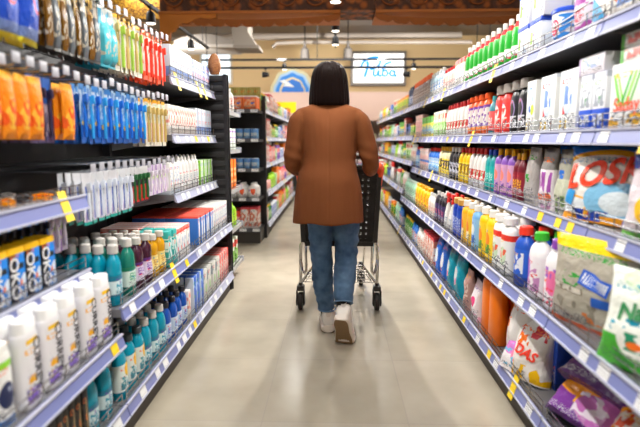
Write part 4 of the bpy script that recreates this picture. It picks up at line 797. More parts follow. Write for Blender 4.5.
MB().box(a.x-.02, b.x+.02, 10.46, 11.32, a.z-.06, a.z).build('hood_rim', mat('#bdb6ae', .7), bl, bl.location)
def bell(px, py0, py1, Y, label):
    a, b = PX(px, py0, Y), PX(px, py1, Y); h = a.z-b.z
    e = empty('pendant_speaker', b, label, 'lamp', None)
    MB().loft([sring(0, .085, .085, 18), sring(.02, .10, .10, 18), sring(h*.55, .085, .085, 18), sring(h*.7, .035, .035, 18), sring(h, .03, .03, 18)]).build('bell_body', mat('#6a645f', .6), e)
    MB().tube([(0, 0, h-.01), (0, 0, 3.94-b.z)], .012, 6).build('cord', BLACK, e)
bell(304.5, 41.5, 59, 11, 'grey bell shaped pendant left of the woman\'s head')
bell(347.5, 41.5, 59, 11, 'grey bell shaped pendant right of the woman\'s head')
def spot(loc, label, grp, tilt=(0, 0), s=1.0, on=3.5, rodto=None):
    e = empty('track_spotlight', loc, label, 'lamp', grp)
    MB().box(-.02*s, .02*s, -.04*s, .04*s, .085*s, .115*s, .003).build('mount', BLACK, e)
    q = MB(); q.tube([(0, 0, .09*s), (0, 0, .05*s)], .008*s, 6); q.build('arm', BLACK, e)
    rot = Matrix.Rotation(tilt[0], 4, 'X') @ Matrix.Rotation(tilt[1], 4, 'Y')
    h = MB().loft([sring(-.05*s, .047*s, .047*s, 16), sring(.03*s, .04*s, .04*s, 16), sring(.055*s, .026*s, .026*s, 16)]); bmesh.ops.transform(h.bm, matrix=rot, verts=h.bm.verts); h = h.build('lamp_head', BLACK, e)
    l = MB().loft([sring(-.054*s, .040*s, .040*s, 16), sring(-.0505*s, .042*s, .042*s, 16)]); bmesh.ops.transform(l.bm, matrix=rot, verts=l.bm.verts); l.build('lens', mat('#fff4e0', .4, emit=on), h)
    if rodto: MB().tube([(0, 0, .11*s), (0, 0, rodto-loc[2])], .006, 6).build('rod', BLACK, e)
    return e
def track(name, a, b, label, th=.018):
    a, b = Vector(a), Vector(b); d = (b-a).normalized(); s = d.cross(Vector((0, 0, 1))).normalized()*th; u = Vector((0, 0, th))
    return tag(MB().loft([[p-s-u, p+s-u, p+s+u, p-s+u] for p in (a, b)]).build(name, BLACK), label, 'track')
ZT = 2.72; XT = -2.16
tr1 = track('lighting_track', (XT, 1.5, ZT), (XT, 8.75, ZT), 'black lighting track running lengthwise at upper left')
spot((XT, 6.05, ZT-.135), 'nearer lit spotlight on the lengthwise left track', None, s=1.25)
spot((XT, 7.7, ZT-.135), 'farther lit spotlight on the lengthwise left track', None, s=1.25)
a = PX(205, 62, 10); b = PX(455, 57, 10)
za = PX(335, 59.5, 10).z; zb = PX(335, 67.5, 9.2).z
track('lighting_track', (-2.6, 10, za), (3.0, 10, za), 'upper black lighting track crossing in front of the lit sign')
track('lighting_track', (-2.4, 9.2, zb), (3.0, 9.2, zb), 'lower black lighting track crossing in front of the lit sign')
for x in (-2.3, -.35, 2.7): tag(MB().tube([(x, 10, za), (x, 10, 3.95)], .008, 6).build('suspension_rod', BLACK), 'thin rod holding the upper cross track, %s' % {-2.3: 'at its left end', -.35: 'near the middle', 2.7: 'at its right end'}[x], 'rod')
for x in (-2.3, 2.7): tag(MB().tube([(x, 9.2, zb), (x, 9.2, 3.95)], .008, 6).build('suspension_rod', BLACK), 'thin rod holding the lower cross track, %s' % {-2.3: 'at its left end', 2.7: 'at its right end'}[x], 'rod')
p = PX(284, 65, 10); spot((p.x, 10, za-.13), 'lit spotlight hanging from the cross track above the wave emblem', None, s=1.1)
p = PX(413, 65, 10); spot((p.x, 10, za-.13), 'lit spotlight hanging from the cross track right of the sign', None, s=1.1)
p = PX(265, 72, 9.2); spot((p.x, 9.2, zb-.12), 'dark spotlight turned sideways on the lower cross track at left', None, (0, PI/2), s=1.1, on=.01)
p = PX(406, 71, 9.2); spot((p.x, 9.2, zb-.12), 'dark spotlight turned sideways on the lower cross track beside the sign', None, (0, -PI/2), s=1.1, on=.01)
track('lighting_track', (0, 6.05, 2.78), (0, 9.0, 2.78), 'black lighting track running lengthwise above the woman\'s head')
spot((0, 5.2, 2.585), 'large lit spotlight directly above the woman in front of the carved canopy', None, s=1.25, rodto=3.95)
spot((0, 6.8, 2.64), 'upper one of two lit spotlights hanging behind the carved canopy', None, s=1.2)
spot((0, 7.75, 2.64), 'lower one of two lit spotlights hanging behind the carved canopy', None, s=1.2)
for y in (6.3, 8.8): tag(MB().tube([(0, y, 2.79), (0, y, 3.95)], .008, 6).build('suspension_rod', BLACK), 'thin rod holding the lengthwise middle track, %s end' % ('near' if y < 7 else 'far'), 'rod')
for y in (2, 8.4): tag(MB().tube([(XT, y, ZT), (XT, y, 3.95)], .008, 6).build('suspension_rod', BLACK), 'thin rod holding the left lengthwise track, %s end' % ('near' if y < 7 else 'far'), 'rod')
# carved wooden canopy
def woodmat():
    m = bpy.data.materials.new('carved wood'); m.use_nodes = True; nt = m.node_tree; N = nt.nodes; L = nt.links; b = N['Principled BSDF']; b.inputs['Roughness'].default_value = .6
    tc = N.new('ShaderNodeTexCoord'); v = N.new('ShaderNodeTexVoronoi'); v.inputs['Scale'].default_value = 12; L.new(tc.outputs['Object'], v.inputs['Vector'])
    cr = N.new('ShaderNodeValToRGB'); cr.color_ramp.elements[0].color = lin('#9a5414'); cr.color_ramp.elements[1].color = lin('#4e270a'); cr.color_ramp.elements[0].position = .25; cr.color_ramp.elements[1].position = .6
    L.new(v.outputs['Distance'], cr.inputs[0]); L.new(cr.outputs[0], b.inputs['Base Color'])
    bp = N.new('ShaderNodeBump'); bp.inputs['Distance'].default_value = .02; bp.invert = True; L.new(v.outputs['Distance'], bp.inputs['Height']); L.new(bp.outputs[0], b.inputs['Normal']); return m
WOOD = woodmat()
def canopy(xl, xr, Y, pyrail, pysc, label, bracket=False, gap=None):
    zr = PX(VX, pyrail, Y).z; zs_ = PX(VX, pysc, Y).z
    e = empty('wooden_canopy', ((xl+xr)/2, Y, zr), label, 'canopy')
    MB().box(xl, xr, Y, Y+.5, zr+.02, zr+.95).build('fascia', WOOD, e, e.location)
    MB().box(xl, xr, Y-.05, Y+.55, zr-.012, zr+.016, .004).build('rail', mat('#b06a2c', .6), e, e.location)
    n = int((xr-xl)/.17); top = []; low = []
    for k in range(n*6+1):
        t = k/(n*6); x = xl+(xr-xl)*t; env = (zr-zs_-.07)*math.sin(PI*min(1, max(0, (t-.04)/.92)))**.55
        top.append((x, zr-.02-max(0, env)*.8)); low.append((x, zr-.045-max(0, env)-.030*abs(math.sin(PI*n*t))-.012*abs(math.sin(2*PI*n*t))))
    out = top+low[::-1]
    MB().prism(out, Y-.02, Y+.02).build('scalloped_valance', mat('#8f5014', .7), e, e.location)
    # carved ring row on the fascia
    for k in range(int((xr-xl)/.3)):
        m = MB(); cx = xl+.15+.3*k; m.tube([(cx+.10*math.cos(a), Y-.012, zr+.17+.10*math.sin(a)) for a in [2*PI*i/16 for i in range(16)]], .009, 6, closed=True)
        m.tube([(cx+.05*math.cos(a), Y-.010, zr+.17+.05*math.sin(a)) for a in [2*PI*i/12 for i in range(12)]], .007, 6, closed=True); m.build('carved_rosette', mat('#8a4a14', .65), e, e.location)
    if bracket:
        q = [(xl, zr), (xl+.6, zr)]; q += [(xl+.6-.5*math.sin(PI/2*t), zr-.05-.20*(1-math.cos(PI/2*t))-.012*math.sin(t*20)) for t in [i/14 for i in range(15)]]; q += [(xl+.06, zr-.36), (xl, zr-.40)]
        MB().prism(q, Y-.03, Y+.03).build('corner_bracket', mat('#b8701f', .6), e, e.location)
    return e
cb = empty('canopy_beam', (.22, 5.6, 2.6), 'plain brown beam joining the two carved canopies above the aisle', 'beam')
MB().box(.045, .425, 5.52, 5.98, PX(VX, 12.5, 5.5).z+.03, PX(VX, 12.5, 5.5).z+.9).build('beam_board', WOOD, cb, cb.location)
canopy(-1.86, .05, 5.5, 12.5, 25.5, 'carved brown wooden canopy with scalloped edge above the left and centre of the aisle', True)
canopy(.42, 2.05, 5.5, 12.5, 25.5, 'carved brown wooden canopy with scalloped edge above the right shelving')
o = MB().box(-4.6, -2.95, 8.95, 9.02, 3.25, 3.9).build('lattice_screen', pmat('#6a3d16', (('t',0,1,0,1,60,50,.5,'#d9a63a'),), .6)); tag(o, 'brown and gold lattice screen at upper left beside the canopy', 'screen')
for x in (-4.4, -3.1): MB().tube([(x, 8.98, 3.89), (x, 8.98, 3.95)], .012, 6).build('hanger', BLACK, o)
for c in [o for o in COL.objects if o.name.startswith('wooden_canopy')]:
    for dx in (-.6, .6): MB().tube([(c.location.x+dx, c.location.y+.25, c.location.z+.94), (c.location.x+dx, c.location.y+.25, 3.95)], .012, 6).build('hanger', BLACK, c, c.location)

# ------------------------------------------------------------------ the shopping cart
CX = .03; cart = empty('shopping_cart', (CX, 3.6, 0), 'black plastic and chrome shopping cart pushed by the woman', 'shopping cart')
BLK = mat('#1d1b1c', .4); CHR = mat('#c9c6c2', .18, 1); ORG = mat('#ee5a18', .35); co = cart.location
YB, YF = 3.24, 4.02
def quad(bl, br, tl, tr, nh, nv, bw, th, solid=0):
    """lattice panel between four corners; nh horizontal and nv vertical bars"""
    m = MB(); bl, br, tl, tr = map(Vector, (bl, br, tl, tr)); nrm = (br-bl).cross(tl-bl).normalized()*th/2
    def bar(p, q, w):
        d = (q-p).normalized(); s = d.cross(nrm).normalized()*w/2; m.loft([[p-s-nrm, p+s-nrm, p+s+nrm, p-s+nrm], [q-s-nrm, q+s-nrm, q+s+nrm, q-s+nrm]])
    for k in range(nv+1): t = k/nv; bar(bl.lerp(br, t), tl.lerp(tr, t), bw*(2.2 if k in (0, nv) else 1))
    for k in range(nh+1): t = k/nh; bar(bl.lerp(tl, t), br.lerp(tr, t), bw*(2.2 if k in (0, nh) else 1))
    return m
w0, w1 = .245, .19
quad((CX-w0+.02, YB, .50), (CX+w0-.02, YB, .50), (CX-w0, YB-.03, .975), (CX+w0, YB-.03, .975), 12, 13, .024, .012).build('rear_panel', BLK, cart, co)
quad((CX-w0+.02, YB, .50), (CX-w1+.02, YF, .56), (CX-w0, YB-.03, .975), (CX-w1, YF+.05, .93), 9, 20, .012, .008).build('side_panel', BLK, cart, co)
quad((CX+w0-.02, YB, .50), (CX+w1-.02, YF, .56), (CX+w0, YB-.03, .975), (CX+w1, YF+.05, .93), 9, 20, .012, .008).build('side_panel', BLK, cart, co)
quad((CX-w1+.02, YF, .56), (CX+w1-.02, YF, .56), (CX-w1, YF+.05, .93), (CX+w1, YF+.05, .93), 8, 10, .012, .008).build('front_panel', BLK, cart, co)
quad((CX-w0+.02, YB, .50), (CX+w0-.02, YB, .50), (CX-w1+.02, YF, .56), (CX+w1-.02, YF, .56), 18, 12, .010, .008).build('basket_floor', BLK, cart, co)
MB().tube([(CX-w0, YB-.03, .98), (CX-w1, YF+.05, .935), (CX+w1, YF+.05, .935), (CX+w0, YB-.03, .98)], .013, 8).build('basket_rim', BLK, cart, co)
HZ = 1.0; HY = 3.17
MB().tube([(CX-.235, HY, HZ), (CX+.235, HY, HZ)], .014, 12).build('handle', BLK, cart, co)
for s in (-1, 1):
    m = MB(); m.tube([(CX+s*.225, HY, HZ), (CX+s*.25, HY, HZ+.004), (CX+s*.262, HY+.02, HZ-.01), (CX+s*.258, YB-.01, .93), (CX+s*.256, YB-.01, .875)], [.019, .022, .023, .021, .017], 10); m.build('corner_grip', ORG, cart, co)
    m = MB(); m.tube([(CX+s*.248, YB, .90), (CX+s*.240, YB+.01, .50), (CX+s*.255, YB+.05, .47), (CX+s*.262, 3.33, .40), (CX+s*.264, 3.36, .17)], .011, 10)
    m.tube([(CX+s*.222, YB+.02, .50), (CX+s*.22, YB+.04, .34), (CX+s*.222, YB+.06, .29), (CX+s*.235, YB+.08, .262), (CX+s*.25, YB+.09, .29), (CX+s*.262, YB+.09, .36)], .009, 10)
    m.tube([(CX+s*.264, 3.36, .18), (CX+s*.20, 3.95, .16), (CX+s*.17, 4.02, .17)], .010, 8)
    m.tube([(CX+s*.20, 3.95, .16), (CX+s*.19, YB+.25, .50)], .009, 8)
    m.build('chrome_frame', CHR, cart, co)
m = MB()
for k in range(9): m.tube([(CX-.235+.0587*k, 3.42, .172), (CX-.18+.045*k, 3.93, .162)], .0035, 6)
for k in range(7): t = k/6; m.tube([(CX-.245+.05*t, 3.42+.51*t, .176-.01*t), (CX+.245-.05*t, 3.42+.51*t, .176-.01*t)], .0035, 6)
m.build('lower_rack', CHR, cart, co)
for sx, yy, xx in ((-1, 3.36, .264), (1, 3.36, .264), (-1, 3.97, .185), (1, 3.97, .185)):
    x = CX+sx*xx; c = MB(); c.box(x-.026, x+.026, yy-.035, yy+.035, .135, .172, .008); c.box(x-.029, x-.020, yy-.045, yy+.025, .035, .145, .004); c.box(x+.020, x+.029, yy-.045, yy+.025, .035, .145, .004)
    c.tube([(x, yy, .16), (x, yy, .19)], .014, 8)
    cs = c.build('caster', mat('#2a2725', .45), cart, co)
    wm = MB(); wm.loft([[Vector((x+xo, yy-.012+rr*math.cos(2*PI*k/24), .062+rr*math.sin(2*PI*k/24))) for k in range(24)] for xo, rr in ((-.017, .052), (-.013, .062), (.013, .062), (.017, .052))]); wm.build('wheel', mat('#1a1817', .5), cs, co)
    hm = MB(); hm.loft([[Vector((x+xo, yy-.012+.022*math.cos(2*PI*k/16), .062+.022*math.sin(2*PI*k/16))) for k in range(16)] for xo in (-.032, .032)]); hm.build('wheel_hub', mat('#77706a', .4), cs, co)

# ------------------------------------------------------------------ the woman
def limb(m, pts, n=16, e=2.0):
    """pts: (x,y,z,rx,ry) rings kept horizontal-ish along the path"""
    P_ = [Vector(p[:3]) for p in pts]; rings = []
    for i, p in enumerate(pts):
        t = (P_[min(i+1, len(P_)-1)]-P_[max(i-1, 0)]).normalized()
        u = Vector((1, 0, 0)); u = (u-t*u.dot(t)).normalized(); v = t.cross(u)
        rings.append([P_[i]+u*(p[3]*math.cos(2*PI*k/n))+v*(p[4]*math.sin(2*PI*k/n)) for k in range(n)])
    m.loft(rings)
def dense(pts, k=5):
    out = []
    for i in range(len(pts)-1):
        a, b, c, d = [Vector(q) for q in (pts[max(i-1, 0)], pts[i], pts[i+1], pts[min(i+2, len(pts)-1)])]
        for j in range(k):
            t = j/k; out.append(tuple(.5*((2*b)+(-a+c)*t+(2*a-5*b+4*c-d)*t*t+(-a+3*b-3*c+d)*t**3)))
    out.append(tuple(pts[-1])); return out
def vec_dense(pts, k=5):
    out = []
    for i in range(len(pts)-1):
        q = (pts[max(i-1, 0)], pts[i], pts[i+1], pts[min(i+2, len(pts)-1)])
        for j in range(k):
            t = j/k; out.append(tuple(.5*(2*b+(-a+c)*t+(2*a-5*b+4*c-d)*t*t+(-a+3*b-3*c+d)*t**3) for a, b, c, d in zip(*q)))
    out.append(tuple(pts[-1])); return out
def remesh(mb, vox, m, name, parent, off, smooth=6, disp=None, cut=None, ssmooth=.5):
    bmesh.ops.recalc_face_normals(mb.bm, faces=mb.bm.faces); me = bpy.data.meshes.new('tmp'); mb.bm.to_mesh(me); mb.bm.free()
    o = bpy.data.objects.new('tmp', me); COL.objects.link(o)
    r = o.modifiers.new('r', 'REMESH'); r.mode = 'VOXEL'; r.voxel_size = vox; r.use_smooth_shade = True
    s = o.modifiers.new('s', 'SMOOTH'); s.factor = ssmooth; s.iterations = smooth
    if cut:
        b = o.modifiers.new('b', 'BOOLEAN'); b.object = cut; b.operation = 'DIFFERENCE'; b.solver = 'EXACT'
    dg = bpy.context.evaluated_depsgraph_get(); out = bpy.data.meshes.new_from_object(o.evaluated_get(dg)); bpy.data.objects.remove(o)
    if disp:
        ns = [v.normal.copy() for v in out.vertices]
        for v, nn in zip(out.vertices, ns): v.co += nn*disp(v.co)
    out.transform(Matrix.Translation(-Vector(off))); out.materials.clear(); out.materials.append(m)
    out.polygons.foreach_set('use_smooth', [True]*len(out.polygons))
    q = bpy.data.objects.new(name, out); COL.objects.link(q); q.parent = parent; return q
HX, HY0 = -.035, 2.90
wloc = Vector((0, 2.88, 0))
SKIN = mat('#c98a6c', .5)
A = lambda *v: v
armL = [(-.210, 2.93, 1.274), (-.225, 2.925, 1.17), (-.245, 2.925, 1.045), (-.237, 3.03, 1.00), (-.222, 3.115, .995)]
armR = [(.144, 2.93, 1.274), (.175, 2.925, 1.17), (.205, 2.925, 1.045), (.215, 3.03, 1.00), (.222, 3.115, .995)]
def grow(pts, rs): return vec_dense([(*p, *r) for p, r in zip(pts, rs)])
legL = [(-.085, 2.92, .88), (-.088, 2.925, .74), (-.080, 2.945, .52), (-.068, 2.96, .30), (-.045, 2.965, .135)]
legR = [(.045, 2.90, .88), (.062, 2.91, .74), (.070, 2.93, .53), (.060, 2.86, .38), (.050, 2.775, .235)]
# body
m = MB()
limb(m, vec_dense([(HX, 2.92, .80, .14, .10), (HX, 2.92, .92, .155, .11), (HX, 2.925, 1.05, .12, .09), (HX, 2.93, 1.18, .14, .10), (HX, 2.935, 1.29, .155, .085), (HX, 2.94, 1.335, .10, .06), (HX, 2.945, 1.36, .052, .052), (HX, 2.955, 1.42, .048, .05)]), 20)
for L_, s in ((legL, 1), (legR, 1)): limb(m, grow(L_, [(.075,.075), (.07,.075), (.052,.058), (.05,.052), (.03,.032)]))
limb(m, vec_dense([(-.045, 2.965, .12, .03, .03), (-.045, 2.97, .07, .03, .035), (-.042, 3.02, .045, .036, .024), (-.040, 3.10, .035, .034, .016)]))
limb(m, vec_dense([(.050, 2.775, .24, .03, .03), (.052, 2.765, .19, .026, .026), (.054, 2.763, .145, .022, .020), (.057, 2.785, .05, .020, .012)]))
for a_, s in ((armL, -1), (armR, 1)):
    limb(m, grow(a_, [(.048,.048), (.042,.042), (.036,.036), (.032,.03), (.024,.021)]))
    wx, wy, wz = a_[-1]
    limb(m, vec_dense([(wx, wy-.01, wz, .023, .019), (wx, wy+.02, wz+.012, .036, .015), (wx, wy+.05, wz+.020, .040, .013)]), 12)
    for j, (dx, ln) in enumerate(((-.028, .9), (-.010, 1.0), (.010, .95), (.027, .78))):
        fx = wx+s*-dx
        m.tube([(fx, wy+.038, wz+.020), (fx, wy+.060, wz+.024*ln), (fx, HY+.027*ln, HZ+.010), (fx, HY+.024, HZ-.014*ln), (fx, HY+.004, HZ-.026*ln)], [.0095, .0092, .0088, .0084, .0075], 8)
    m.tube([(wx-s*.028, wy+.01, wz+.006), (wx-s*.040, wy+.035, wz-.004), (wx-s*.036, HY+.0, HZ-.024), (wx-s*.020, HY+.010, HZ-.027)], [.012, .011, .0095, .008], 8)
# head (faces +y)
hz = 1.495
limb(m, vec_dense([(HX, 2.965, 1.385, .040, .045), (HX, 2.985, 1.405, .052, .062), (HX, 2.985, 1.44, .066, .085), (HX, 2.98, 1.49, .073, .092), (HX, 2.975, 1.54, .072, .090), (HX, 2.97, 1.575, .055, .068), (HX, 2.97, 1.595, .022, .03)], 4), 20)
m.tube([(HX, 3.068, 1.51), (HX, 3.083, 1.485), (HX, 3.090, 1.468), (HX, 3.07, 1.46)], [.007, .009, .012, .008], 8)     # nose
m.tube([(HX-.022, 3.060, 1.437), (HX, 3.068, 1.439), (HX+.022, 3.060, 1.437)], [.004, .0075, .004], 8)                # lips
for s in (-1, 1): m.tube([(HX+s*.070, 2.975, 1.465), (HX+s*.080, 2.968, 1.485), (HX+s*.080, 2.962, 1.505), (HX+s*.070, 2.97, 1.512)], [.007, .009, .009, .006], 8)
body = remesh(m, .0045, SKIN, 'person', None, wloc, 3); body.location = wloc
tag(body, 'woman with dark bob in brown blazer and jeans pushing a cart, seen from behind', 'person')
for s in (-1, 1):
    ey = MB().loft([sring(-.011+.022*k/8, .0115*math.sin(PI*(k+.3)/8.6), .0115*math.sin(PI*(k+.3)/8.6), 12) for k in range(9)])
    e = ey.build('eye', pmat('#efece8', (('e',.5,.5,.22,.22,'#3a241a'),), .2), body); e.location = Vector((HX+s*.031, 3.052, 1.50))-wloc; e.rotation_euler = (0, 0, PI)
# jeans
def wrk(sc, amp, seed=0, st=(1, 1, 1)):
    return lambda c: amp*(noise.noise(Vector((c.x*sc*st[0]+seed, c.y*sc*st[1], c.z*sc*st[2])))+.4*noise.noise(Vector((c.x*sc*2.2, c.y*sc*2.2+seed, c.z*sc*2.2*st[2]))))
m = MB()
limb(m, vec_dense([(HX+.015, 2.92, .76, .15, .115), (HX+.012, 2.92, .86, .165, .125), (HX, 2.92, .97, .15, .115)]), 20)
limb(m, grow(legL, [(.088,.095), (.083,.092), (.067,.072), (.062,.063), (.050,.054)]), 20)
limb(m, grow(legR, [(.088,.095), (.085,.092), (.069,.074), (.066,.066), (.053,.057)]), 20)
def denim():
    m_ = bpy.data.materials.new('denim'); m_.use_nodes = True; nt = m_.node_tree; N = nt.nodes; L = nt.links; b = N['Principled BSDF']; b.inputs['Roughness'].default_value = .85
    tc = N.new('ShaderNodeTexCoord'); n = N.new('ShaderNodeTexNoise'); n.inputs['Scale'].default_value = 14; n.inputs['Detail'].default_value = 8; L.new(tc.outputs['Object'], n.inputs[0])
    cr = N.new('ShaderNodeValToRGB'); cr.color_ramp.elements[0].color = lin('#2f4c6c'); cr.color_ramp.elements[1].color = lin('#5a7896'); cr.color_ramp.elements[0].position = .3; cr.color_ramp.elements[1].position = .75
    L.new(n.outputs['Fac'], cr.inputs[0]); L.new(cr.outputs[0], b.inputs['Base Color']); return m_
def jw(c):
    d = wrk(16, .006, 3, (.6, .6, 1.4))(c)
    d += .004*math.sin((c.z+.25*c.x)*95)*max(0, 1-abs(c.z-.53)/.11) + .003*math.sin((c.z-.3*c.x)*120)*max(0, 1-abs(c.z-.23)/.13)
    return d
DEN = denim(); jeans = remesh(m, .007, DEN, 'jeans', body, wloc, 3, jw)
for (pt, r, nv) in ((legL, .0535, (0, 0, 1)), (legR, .0545, (0, .5, .87))):
    a = Vector(pt[-1]); t = (Vector(pt[-1])-Vector(pt[-2])).normalized(); u = Vector((1, 0, 0)); v = t.cross(u).normalized()
    MB().tube([a-t*.004+u*r*math.cos(2*PI*k/24)+v*r*1.06*math.sin(2*PI*k/24) for k in range(24)], .0045, 6, closed=True).build('hem', mat('#5f7c9a', .85), jeans, wloc)
# blazer
BLZ = mat('#7a4a2c', .85, spec=.2, bump=(260, 260, 260, .25))
m = MB()
limb(m, vec_dense([(HX-.002, 2.905, .688, .208, .150), (HX-.002, 2.908, .80, .200, .146), (HX-.002, 2.915, .92, .186, .138), (HX, 2.925, 1.03, .158, .122), (HX, 2.93, 1.13, .160, .120), (HX, 2.935, 1.23, .172, .115), (HX, 2.94, 1.295, .194, .098), (HX, 2.945, 1.336, .190, .078), (HX, 2.947, 1.356, .130, .070), (HX, 2.95, 1.372, .080, .066), (HX, 2.955, 1.385, .064, .062)]), 28)
for a_ in (armL, armR):
    sl = a_[:4]+[(a_[4][0], a_[4][1]-.012, a_[4][2]-.002)]
    sx = -1 if a_ is armL else 1
    sl = [(HX+sx*.135, 2.937, 1.290)]+sl
    limb(m, grow(sl, [(.036,.05), (.055,.066), (.057,.064), (.052,.056), (.048,.049), (.041,.043)]), 18)
def bw(c):
    d = wrk(9, .0035, 5, (1.5, 1, .6))(c)
    s = max(0, 1-abs(abs(c.x-HX)-.21)/.09)       # sleeve creases
    if c.z > .95: d += .0045*math.sin(c.z*85+c.x*30)*s*max(0, 1-abs(c.z-1.06)/.12)
    if c.y < 2.9:
        d -= .003*math.exp(-((c.x-HX)/.004)**2)    # centre back seam
        d -= .0004*(math.exp(-((c.x-HX-.09-.02*(1.1-c.z))/.004)**2)+math.exp(-((c.x-HX+.09+.02*(1.1-c.z))/.004)**2))
        if c.z > 1.08: d -= .0045*math.exp(-((abs(c.x-HX)-.158-.06*max(0, c.z-1.2))/.0065)**2)*min(1, (1.33-c.z)/.06)
        if c.z < 1.0: d += .004*math.sin((c.x-HX)*26+1)*(1.0-c.z)/.3
    return d
blz = remesh(m, .006, BLZ, 'blazer', body, wloc, 4, bw)
cm = MB(); limb(cm, vec_dense([(HX, 2.95, 1.352, .088, .072), (HX, 2.957, 1.385, .074, .068), (HX, 2.962, 1.405, .064, .062)]), 24); cm.build('collar', BLZ, blz, wloc)
for s in (-1, 1):   # lapels at the front
    MB().loft([[Vector((HX+s*.055, 3.02, 1.36)), Vector((HX+s*.105, 3.02, 1.29)), Vector((HX+s*.02, 3.075, 1.08)), Vector((HX+s*.012, 3.07, 1.08))], [Vector((HX+s*.055, 3.035, 1.36)), Vector((HX+s*.105, 3.035, 1.29)), Vector((HX+s*.02, 3.083, 1.08)), Vector((HX+s*.012, 3.079, 1.08))]]).build('lapel', BLZ, blz, wloc)
# hair: bob with strands
n = 96; rings = []
prof = [(1.358, .106, .098), (1.369, .1145, .108), (1.39, .116, .112), (1.43, .1135, .114), (1.48, .108, .114), (1.53, .1005, .112), (1.565, .088, .102), (1.592, .066, .078), (1.606, .040, .048), (1.612, .012, .016)]
prof = vec_dense(prof, 4)
for i, (z, rx, ry) in enumerate(prof):
    ring = []
    for k in range(n):
        a = 2*PI*k/n; st = .0022*math.sin(a*31+math.sin(z*9)*1.2)+.003*noise.noise(Vector((math.cos(a)*5, math.sin(a)*5, z*3)))
        part = -.004*math.exp(-((math.cos(a)*rx)/.006)**2) if z > 1.56 else 0
        low = max(0, 1.372-z)*.25*noise.noise(Vector((a*6, 2, 0)))
        ring.append(Vector((HX+(rx+st)*math.cos(a), 2.965+(ry+st)*math.sin(a)-.004, z+low+part)))
    rings.append(ring)
m = MB().loft(rings)
cut = MB(); limb(cut, [(HX, 3.06, 1.33, .082, .075), (HX, 3.06, 1.36, .080, .077), (HX, 3.065, 1.45, .074, .07), (HX, 3.075, 1.53, .060, .05), (HX, 3.085, 1.555, .02, .02)], 20)
cut2 = MB()
cobj = cut.build('tmpcut', BLK)
bpy.context.view_layer.update()
ho = m.build('tmph', BLK); bmod = ho.modifiers.new('b', 'BOOLEAN'); bmod.object = cobj; bmod.solver = 'EXACT'
dg = bpy.context.evaluated_depsgraph_get(); hm = bpy.data.meshes.new_from_object(ho.evaluated_get(dg)); bpy.data.objects.remove(ho); bpy.data.objects.remove(cobj)
hm.transform(Matrix.Translation(-wloc)); hm.materials.clear()
HAIR = mat('#150906', .5, spec=.1, bump=(420, 420, 10, .35)); hm.materials.append(HAIR)
hm.polygons.foreach_set('use_smooth', [True]*len(hm.polygons)); hm.set_sharp_from_angle(angle=math.radians(60))
hair = bpy.data.objects.new('hair', hm); COL.objects.link(hair); hair.parent = body
# sneakers
def shoe(kind, ball, pitch):
    """sections along y from heel (-) to toe (+), bent upwards behind the ball"""
    def bend(v):
        y, z = v.y, v.z
        if y < 0:
            c, s = math.cos(pitch), math.sin(pitch); k = min(1, -y/.03); c2, s2 = math.cos(pitch*k), math.sin(pitch*k)
            y, z = y*c2+z*s2*.9, -y*s2+z*c2
        return Vector((v.x, y, z))
    def sect(y, w, z0, z1, n=18, e=2.6, cx=0):
        return [bend(Vector((cx+w*math.copysign(abs(math.cos(a))**(2/e), math.cos(a)), y, (z0+z1)/2+(z1-z0)/2*math.copysign(abs(math.sin(a))**(2/e), math.sin(a))))) for a in [2*PI*(k+.5)/n for k in range(n)]]
    up = MB(); up.loft([sect(*q) for q in vec_dense([(-.185,.018,.045,.085),(-.180,.030,.028,.118),(-.165,.036,.022,.130),(-.135,.038,.02,.128),(-.105,.039,.02,.112),(-.07,.042,.02,.092),(-.03,.046,.02,.075),(.01,.048,.02,.062),(.045,.045,.02,.054),(.07,.034,.02,.046),(.082,.016,.024,.036)], 3)])
    so = MB(); so.loft([sect(y, w, 0, h, 18, 3.4) for y, w, h in vec_dense([(-.192,.018,.040),(-.186,.032,.040),(-.16,.041,.038),(-.12,.042,.034),(-.06,.046,.030),(0,.052,.028),(.045,.050,.027),(.075,.038,.027),(.090,.018,.027)], 3)])
    out = MB(); out.loft([sect(y, w, -.003, .004, 18, 3.0) for y, w in vec_dense([(-.186,.016),(-.18,.029),(-.15,.037),(-.09,.036),(-.03,.044),(.02,.047),(.055,.042),(.08,.022)], 3)])
    loc = Vector(ball)-wloc; rz = (.03 if kind == 'L' else -.24)
    o = up.build('sneaker', mat('#e9e2da', .6), body); o.location = loc; o.rotation_euler = (0, 0, rz); o.scale = (1.12, 1.08, 1.12)
    so.build('midsole', mat('#e6ddd2', .6), o); out.build('outsole', mat('#8f7352', .7, bump=(160,160,160,.5)), o)
    tab = MB(); tab.loft([sect(y, .014, z0, z1, 8, 2.5) for y, z0, z1 in ((-.188,.085,.135), (-.182,.085,.142))]); tab.build('heel_tab', mat('#d8cfc6', .6), o)
    la = MB()
    for k in range(5):
        y = -.055+.02*k; zt = .088-.42*(y+.055)*.9+.004
        la.tube([bend(Vector((-.025, y, zt-.006))), bend(Vector((0, y, zt+.003))), bend(Vector((.025, y, zt-.006)))], .0028, 5)
    la.build('laces', mat('#f2eee8', .7), o)
shoe('L', (-.042, 3.12, .0035), 0)
shoe('R', (.060, 2.765, .0040), math.radians(56))
MB().tube([(-.045, 2.965, .20), (-.045, 2.968, .125), (-.045, 2.975, .09)], [.038, .040, .036], 16).build('sock', mat('#18181c', .9), body, wloc)
MB().tube([(.052, 2.80, .28), (.050, 2.775, .235), (.050, 2.765, .20)], [.038, .040, .036], 16).build('sock', mat('#18181c', .9), body, wloc)

